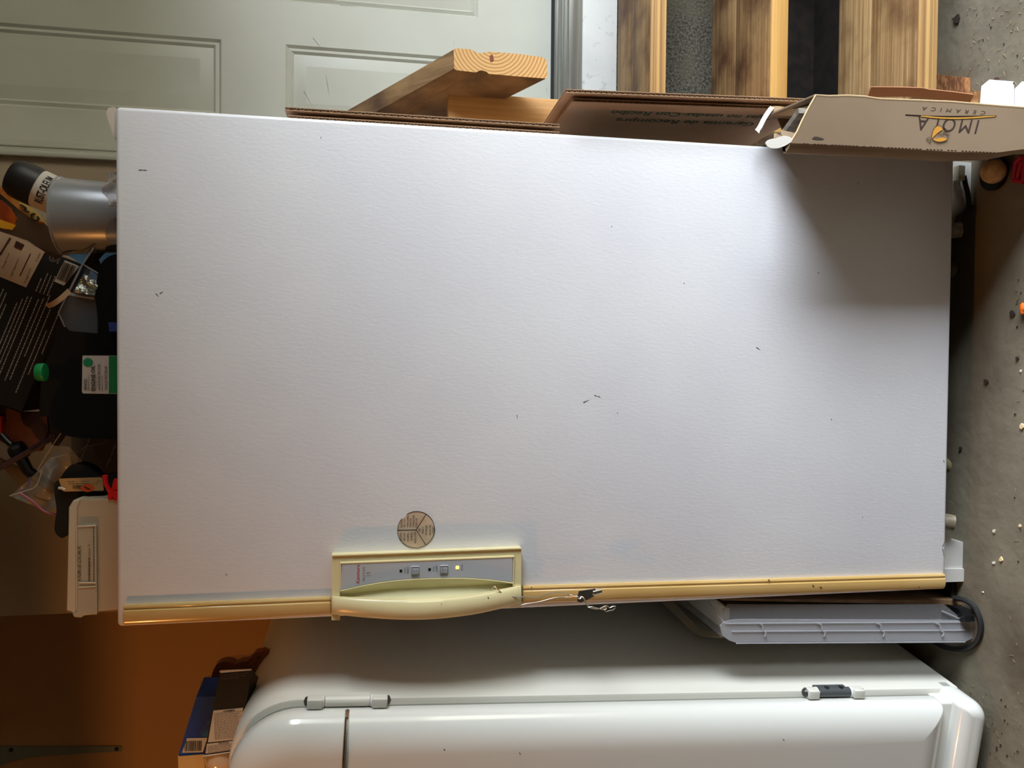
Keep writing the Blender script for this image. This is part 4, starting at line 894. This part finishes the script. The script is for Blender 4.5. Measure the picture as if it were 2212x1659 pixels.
# chrome band wrapping the door
zc_ = 1.172
g = G(); prof = [(-.0035, -.030)]
for k in range(1, 10):
    a = k / 9 * math.pi / 2; prof.append((-.004 - .050 * (1 - math.cos(a)), -.028 - .038 * math.sin(a)))
prof += [(-.094, -.066), (-.2, -.066), (-.42, -.066), (-.53, -.066)]
g.tube([V((x + .0005, y - .001, zc_)) for x, y in prof], .0038, 8); part('chrome_band', g, chrome, fd, local=True)
def hinge(z0, z1, dark):
    L_ = z1 - z0; c = V((.004, -.014, z0)); rad = .0085
    def clip(a, b):
        g = G(); g.box(-.002, .0128, -.027, -.014, a, b, .0015); g.lathe([(.0090, a - z0), (.0090, b - z0)], c, (0, 0, 1), 20); return g
    h = part('door_hinge', clip(z0 + .004, z0 + L_ * .21), gloss_s, fr, local=True)
    part('hinge_clip', clip(z1 - L_ * .21, z1 - .004), gloss_s, h, local=True)
    g = G(); g.lathe([(rad, L_ * .24), (rad, L_ * .76)], c, (0, 0, 1), 16); g.box(-.004, .008, -.012, .004, z0 + L_ * .24, z0 + L_ * .76); part('hinge_barrel', g, mat('dark_grey_metal', (74, 78, 80), .4) if dark else gloss_s, h, local=True)
    g = G(); 
    for a in (.20, .77): g.lathe([(rad * .95, L_ * a), (rad * 1.1, L_ * (a + .01)), (rad * 1.1, L_ * (a + .025)), (rad * .95, L_ * (a + .035))], c, (0, 0, 1), 16)
    part('hinge_washer', g, white_smooth, h, local=True)
    g = G(); g.lathe([(.0005, -.002), (.006, 0), (.0085, .005)], c, (0, 0, 1), 14); g.lathe([(.0085, L_ - .005), (.006, L_), (.0005, L_ + .002)], c, (0, 0, 1), 14); part('hinge_cap', g, mat('cap_metal', (60, 56, 52), .4), h, local=True)
    if dark:
        g = G()
        for a in (.38, .62): g.lathe([(.0045, 0), (.0045, .0015), (.001, .001)], V((.0124, -.014, z0 + L_ * a)), (1, 0, 0), 12)
        part('hinge_screw', g, steel, h, local=True)
hinge(1.107, 1.238, False)
hinge(.275, .39, True)
g = G()
for x, z in ((-.05, .45), (-.06, .9), (-.10, .93), (-.05, 1.02)):
    g.tube([V((x, -.0685, z)), V((x + .003, -.069, z + .002))], .0008, 4)
part('enamel_chips', g, ink, fd, local=True)

# ------------------------------------------------------------------ things on the fridge
TF = lambda x, y, z: TM[fr.name] @ V((x, y, z))
sY = 1.36
bb = thing('bulb_carton', 'open black bulb carton with warning text, topmost on the fridge pile', 'box', at(515, 1540, Y=sY))
def SP(x, y, Y=sY): return at(x, y, Y=Y)
g = G(); q = [SP(475, 1452), SP(544, 1447), SP(513, 1626), SP(440, 1633)]
g.prism(q, (-.006, .012, 0)); part('carton_sleeve', g, mat('carton_black', (13, 8, 8), .75), bb)
g = G(); q2 = [SP(544, 1447), SP(558, 1463, sY + .03), SP(515, 1622, sY + .03), SP(513, 1626)]; g.prism(q2, (-.001, .002, 0)); part('carton_side', g, mat('carton_dark_side', (28, 20, 22), .45), bb)
g = G(); g.prism([SP(473.5, 1451.5, sY - .001), SP(476, 1449, sY - .001), SP(543, 1446, sY - .001), SP(543, 1448, sY - .001), SP(478, 1453.5, sY - .001)], (.0, .003, 0)); g.prism([SP(439, 1632, sY - .001), SP(512, 1622, sY - .001), SP(512, 1624, sY - .001), SP(440, 1635, sY - .001)], (0, .003, 0)); part('flap_edge', g, paper_w, bb)
pw = mat('warning_paper', (196, 186, 170), .7)
g = G(); g.prism([SP(x, y, sY - .0008) for x, y in ((461, 1535), (525, 1529), (515, 1597), (449, 1604))], (0, .0006, 0)); lb1 = part('warning_panel', g, pw, bb)
g = G(); g.prism([SP(x, y, sY - .0008) for x, y in ((447, 1607), (514, 1599), (511, 1619), (444, 1628))], (0, .0006, 0)); lb2 = part('caution_panel', g, pw, bb)
rd = (SP(525, 1529) - SP(461, 1535)).normalized(); ud = rd.cross(V((0, -1, 0))) * 1; ud = V((0, 1, 0)).cross(rd)
if ud.x < 0: ud = -ud
writing([('WARNING', SP(495, 1535.5, sY - .0014), rd, ud, .019, .0034)], ink, lb1, shear=.2, bold=.02); writing([('CAUTION', SP(483, 1604.5, sY - .0014), rd, ud, .017, .0034)], ink, lb2, bold=.02)
lines(lb1, SP(462, 1540, sY - .0008), rd, ud, [(0, .045 - .003 * (k % 3), -.0018 - k * .00275) for k in range(17)], ink_grey, th=.0007)
lines(lb2, SP(449, 1611, sY - .0008), rd, ud, [(0, .047 - .004 * (k % 3), -.001 - k * .0026) for k in range(5)], ink_grey, th=.0007)
lines(bb, SP(478, 1459, sY - .0004), rd, ud, [(0, .044, 0), (0, .038, -.0035), (0, .03, -.0065)], mat('dim_ink', (84, 72, 70), .7), th=.0011)
c = at(478, 1632, Y=1.385); g = G(); g.lathe([(.001, -.03), (.020, -.02), (.027, 0), (.0265, .008), (.022, .022), (.012, .031), (.001, .034)], c, at(474, 1662, Y=1.385) - c, 32)
tag(part('light_bulb', g, mat('frosted_bulb', (214, 190, 160), .18, coat=.5)), 'frosted globe light bulb poking out of the black carton', 'light bulb')
bY2 = 1.40
bb2 = thing('blue_carton', 'blue printed carton with a barcode under the black bulb carton', 'box', at(425, 1580, Y=bY2))
g = G(); g.prism([at(x, y, Y=bY2) for x, y in ((424, 1505), (490, 1504), (480, 1640), (385, 1632))], (.01, .06, 0)); part('carton_body', g, mat('blue_card', (8, 70, 176), .75, col2=(6, 40, 110), scale=9, col3=(40, 120, 160), scale3=12, lo3=.55, hi3=.7), bb2)
g = G(); g.prism([at(x, y, Y=bY2 - .001) for x, y in ((404, 1595), (448, 1594), (438, 1625), (393, 1626))], (0, .0008, 0)); o = part('barcode_label', g, paper_w, bb2)
rb = (at(445, 1596, Y=bY2) - at(405, 1597, Y=bY2)).normalized(); ub = V((0, 1, 0)).cross(rb); ub = ub if ub.x > 0 else -ub
barcode(o, at(398, 1623, Y=bY2 - .0012), rb, ub, .030, .018, ink)
g = G(); g.prism([at(x, y, Y=bY2 - .002) for x, y in ((384, 1632), (388, 1634), (440, 1630), (444, 1675), (386, 1675))], (0, .05, 0)); part('carton_end', g, mat('yellow_card', (206, 176, 116), .6), bb2)
rp_ = thing('red_tool_pack', 'dark red plastic tool in clear packaging at the back of the fridge', 'tool pack', at(520, 1440, Y=1.52))
g = G(); g.prism([at(x, y, Y=1.50) for x, y in arc([(455, 1480), (458, 1455), (468, 1436), (482, 1430), (500, 1431), (508, 1436), (520, 1430), (536, 1428), (550, 1412), (560, 1410), (575, 1410), (568, 1440), (556, 1500), (480, 1500), (452, 1500)], 2)], (0, .025, 0)); part('tool_body', g, mat('maroon_plastic', (98, 22, 18), .4), rp_)
g = G(); g.prism([at(x, y, Y=1.495) for x, y in ((540, 1432), (552, 1410), (583, 1402), (572, 1440), (556, 1470), (545, 1450))], (0, .004, 0)); part('bracket_plate', g, mat('red_brown_metal', (128, 44, 24), .5), rp_)
g = G()
for x, y in ((559, 1420), (551, 1434)): cq = at(x, y, Y=1.4945); g.lathe([(.003, 0), (.003, .001)], cq, (0, -1, 0), 12)
part('plate_hole', g, ink, rp_)
g = G(); g.prism([at(x, y, Y=1.490) for x, y in ((450, 1478), (462, 1476), (463, 1500), (450, 1500))], (0, .004, 0)); part('slider', g, mat('slider_red', (150, 40, 36), .4), rp_)
g = G(); g.prism([at(x, y, Y=1.485) for x, y in ((430, 1504), (432, 1472), (440, 1464), (458, 1458), (470, 1428), (490, 1418), (540, 1414), (585, 1400), (570, 1450), (560, 1504))], (0, .002, 0)); part('pack_film', g, clear('pack_clear', (150, 120, 80), .18, .2), rp_)

# ------------------------------------------------------------------ between freezer and fridge
tr_m = clear('clear_tray_plastic', (176, 176, 180), .20, .28)
tr_e = clear('tray_rim_plastic', (184, 186, 192), .5, .25)
ty = 1.285
tr = thing('crisper_bin', 'clear ribbed plastic fridge drawer standing on end beside the freezer', 'drawer', at(2100, 1360, Y=ty))
def TP(x, y, Y=ty): return at(x, y, Y=Y)
# side wall facing the room: rim band, ribs, floor of the drawer turned to the fridge
outer = [(1556, 1352), (1560, 1372), (1574, 1383), (1595, 1390), (1700, 1390), (1900, 1388), (2085, 1386), (2102, 1378), (2106, 1360), (2102, 1345), (2085, 1340), (1700, 1338), (1590, 1338), (1566, 1343)]
g = G(); g.prism([TP(x, y) for x, y in outer], (0, .0025, 0)); part('rim', g, tr_e, tr)
g = G(); g.prism([TP(x, y, ty + .004) for x, y in ((1572, 1306), (2040, 1306), (2085, 1342), (1566, 1344), (1560, 1330))], (0, .0025, 0)); part('side_wall', g, tr_m, tr)
g = G(); w0 = TP(1595, 1389); w1 = TP(2085, 1385)
rings = [[w0 + V((0, y, 0)), w1 + V((0, y, 0)), w1 + V((.0022, y, 0)), w0 + V((.0022, y, 0))] for y in (.0, .34)]; g.loft(rings); part('drawer_bottom', g, tr_m, tr)
g = G()
for (x, y), (x2, y2) in (((1556, 1350), (1572, 1380)),): 
    a0, a1 = TP(1560, 1310), TP(1562, 1376)
    g.prism([a0, a1, a1 + V((0, .34, 0)), a0 + V((0, .34, 0))], (0, 0, .0022))
part('end_wall', g, tr_m, tr); g = G()
a0, a1 = TP(2102, 1345), TP(2104, 1382); g.prism([a0, a1, a1 + V((0, .34, 0)), a0 + V((.02, .34, 0))], (0, 0, .0022))
part('end_wall', g, tr_m, tr)
g = G()
for x in (1646, 1774, 1902, 2030):
    g.tube([TP(x - 10, 1346, ty - .001), TP(x, 1350, ty - .002), TP(x + 2, 1362, ty - .002), TP(x + 8, 1366, ty - .002), TP(x + 6, 1375, ty - .002)], .0018, 6, 3)
g.tube([TP(1566, 1347, ty - .001), TP(2080, 1344, ty - .001)], .0013, 6); g.tube([TP(1580, 1364, ty - .001), TP(2030, 1362, ty - .001), TP(2098, 1361, ty - .001)], .0014, 6); g.tube([TP(1590, 1390, ty), TP(2085, 1387, ty)], .0012, 6)
g.tube([TP(2035, 1320, ty + .002), TP(2085, 1342, ty), TP(2103, 1352, ty)], .0016, 6); g.tube([TP(1530, 1300, ty + .06), TP(1548, 1325, ty + .02), TP(1566, 1347, ty)], .0016, 6)
part('stiffening_rib', g, tr_e, tr)
# cream tub nested behind
ctb = mat('cream_tub', (202, 192, 172), .4)
g = G()
edge = arc([(1425, 1296), (1440, 1312), (1462, 1332), (1482, 1352), (1496, 1366), (1515, 1374), (1545, 1378), (1580, 1378)], 4)
rings = []
for x, y in edge:
    f = (x - 1425) / 155; Yk = 1.60 - .26 * f
    p = at(x, y, Y=Yk); q_ = at(x + 22 - 14 * f, y - 4 - 6 * f, Y=Yk)
    rings.append([p, p + V((0, .012, 0)), q_ + V((0, .012, 0)), q_])
g.loft(rings); tb = thing('vegetable_bin', 'cream plastic drawer nested behind the clear ribbed one', 'drawer', at(2000, 1370, Y=1.36))
part('rim', g, ctb, tb)
g = G(); a = at(1560, 1372, Y=1.335); z0_ = .03
g.box(a.x + .004, a.x + .010, 1.33, 1.62, z0_, a.z - .01, .002); g.box(a.x + .006, a.x + .052, 1.33, 1.62, a.z - .012, a.z - .008, .001); part('drawer_shell', g, ctb, tb)
# wire rack
wr = thing('wire_rack', 'white coated wire shelf standing on end behind the plastic drawers', 'wire rack', at(1420, 1350, Y=1.64))
ww = mat('coated_wire', (186, 180, 172), .4)
wy = 1.66
g = G(); a = at(1353, 1347, Y=wy); xr = a.x; zt2 = a.z
g.tube([V((xr, wy, .06)), V((xr, wy, zt2 - .004)), V((xr + .003, wy, zt2)), V((xr + .10, wy, zt2))], .003, 8); part('rack_frame', g, ww, wr)
for k in range(1, 22):
    z = zt2 - k * .0255
    g = G(); g.tube([V((xr, wy + .003, z)), V((xr + .10, wy + .003, z))], .0019, 6); part('rack_wire', g, ww, wr)
g = G(); g.tube([V((xr + .10, wy, .06)), V((xr + .10, wy, zt2))], .003, 8); part('rack_frame', g, ww, wr)
# thin panel
hb = mat('hardboard', (140, 112, 84), .7, col2=(118, 90, 64), scale=20)
p0 = at(1560, 1297, Y=1.315); p1 = at(2088, 1307, Y=1.315); p2 = at(2088, 1297, Y=1.315)
g = G(); g.prism([p0, p1, p2, p0 + V((.003, 0, 0))], (0, .38, 0)); tag(part('hardboard_panel', g, hb), 'thin brown hardboard panel slipped between freezer and clear drawer', 'panel')
g = G(); cpts = [(2060, 1292, .02), (2085, 1297, .012), (2105, 1312, .006), (2117, 1340, .005), (2118, 1365, .005), (2108, 1388, .005), (2088, 1401, .005), (2062, 1402, .005), (2036, 1396, .005), (2018, 1385, .005)]
g.tube([at(x, y, Z=z) for x, y, z in cpts], .0052, 8, 6); tag(part('power_cable', g, black_rub), 'black power cord looping on the floor past the drawers', 'cord')
g = G(); g.prism([at(x, y, Z=.01) for x, y in ((2070, 1306), (2090, 1314), (2104, 1330), (2106, 1342), (2094, 1340), (2076, 1322))], (0, 0, .02)); tag(part('black_plug', g, blackp), 'chunky black plug inside the loop of the black cord', 'plug')
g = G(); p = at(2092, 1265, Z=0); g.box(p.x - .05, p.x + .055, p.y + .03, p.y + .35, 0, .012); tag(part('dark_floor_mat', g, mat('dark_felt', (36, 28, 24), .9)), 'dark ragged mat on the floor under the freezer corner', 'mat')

# ------------------------------------------------------------------ wall bracket high on the recess wall
br = thing('shelf_bracket', 'painted steel shelf bracket screwed to the dim wall above the fridge', 'bracket', at(262, 1618, Y=RY))
g = G(); g.prism([at(x, y, Y=RY - .004) for x, y in ((-60, 1612), (260, 1612), (263, 1616), (262, 1624), (200, 1626), (60, 1636), (20, 1646), (-60, 1680))], (0, .004, 0)); part('bracket_plate', g, galv, br)
for x, y in ((24, 1620), (252, 1618)):
    g = G(); g.lathe([(.001, -.003), (.0055, -.0015), (.006, 0)], at(x, y, Y=RY - .004), (0, 1, 0), 12); part('bracket_screw', g, ink, br)
# shelf that the bracket carries, above the picture
za = at(-140, 1620, Y=RY).z
sh_ = thing('wall_shelf', 'long wooden wall shelf carried by the bracket', 'shelf', (-.9, RY - .15, za))
g = G(); g.box(-1.44, .45, 1.70, RY - .001, za, za + .02); part('shelf_board', g, pine, sh_)

# ------------------------------------------------------------------ light
SKY = 38.0
def area(name, loc, tgt, sx, sy, power, col, spread=180):
    L = bpy.data.lights.new(name, 'AREA'); L.shape = 'RECTANGLE'; L.size = sx; L.size_y = sy; L.energy = power; L.color = col; L.spread = math.radians(spread)
    o = newobj(name, L); o.location = loc; o.rotation_euler = (V(tgt) - V(loc)).to_track_quat('-Z', 'Y').to_euler(); return o
L = bpy.data.lights.new('doorway_portal', 'AREA'); L.shape = 'RECTANGLE'; L.size = OY1 - OY0; L.size_y = OZ; L.cycles.is_portal = True
o = newobj('doorway_portal', L); o.location = (OX + .02, (OY0 + OY1) / 2, OZ / 2); o.rotation_euler = V((-1, 0, 0)).to_track_quat('-Z', 'Y').to_euler()
LP = V((-1.35, .78, 1.78))
pl_ = thing('pendant_lamp', 'shaded hanging lamp with a warm bulb', 'lamp', LP)
g = G(); g.lathe([(.25, .011), (.248, .011), (.06, .12), (.02, .13), (.02, .16)], LP, (0, 0, 1), 32); part('lamp_shade', g, blackp, pl_)
g = G(); g.tube([LP + V((0, 0, .15)), V((LP.x, LP.y, 2.75))], .004, 6); part('lamp_cord', g, blackp, pl_)
L = bpy.data.lights.new('warm_bulb', 'POINT'); L.energy = 20; L.color = (1, .40, .10); L.shadow_soft_size = .022
o = newobj('warm_bulb', L); o.location = LP
w = bpy.data.worlds.new('world'); S.world = w; w.use_nodes = True
n = w.node_tree.nodes; l = w.node_tree.links; tc = n.new('ShaderNodeTexCoord'); sx = n.new('ShaderNodeSeparateXYZ'); rp = n.new('ShaderNodeValToRGB')
l.new(tc.outputs['Generated'], sx.inputs[0]); l.new(sx.outputs['Z'], rp.inputs['Fac'])
rp.color_ramp.elements[0].position = .06; rp.color_ramp.elements[0].color = (.045, .045, .035, 1)
rp.color_ramp.elements[1].position = .16; rp.color_ramp.elements[1].color = (.86, .93, 1, 1)
l.new(rp.outputs['Color'], n['Background'].inputs['Color']); n['Background'].inputs['Strength'].default_value = SKY
S.view_settings.view_transform = 'Standard'; S.view_settings.look = 'None'; S.view_settings.gamma = 1; S.view_settings.exposure = 0; S.view_settings.use_curve_mapping = False
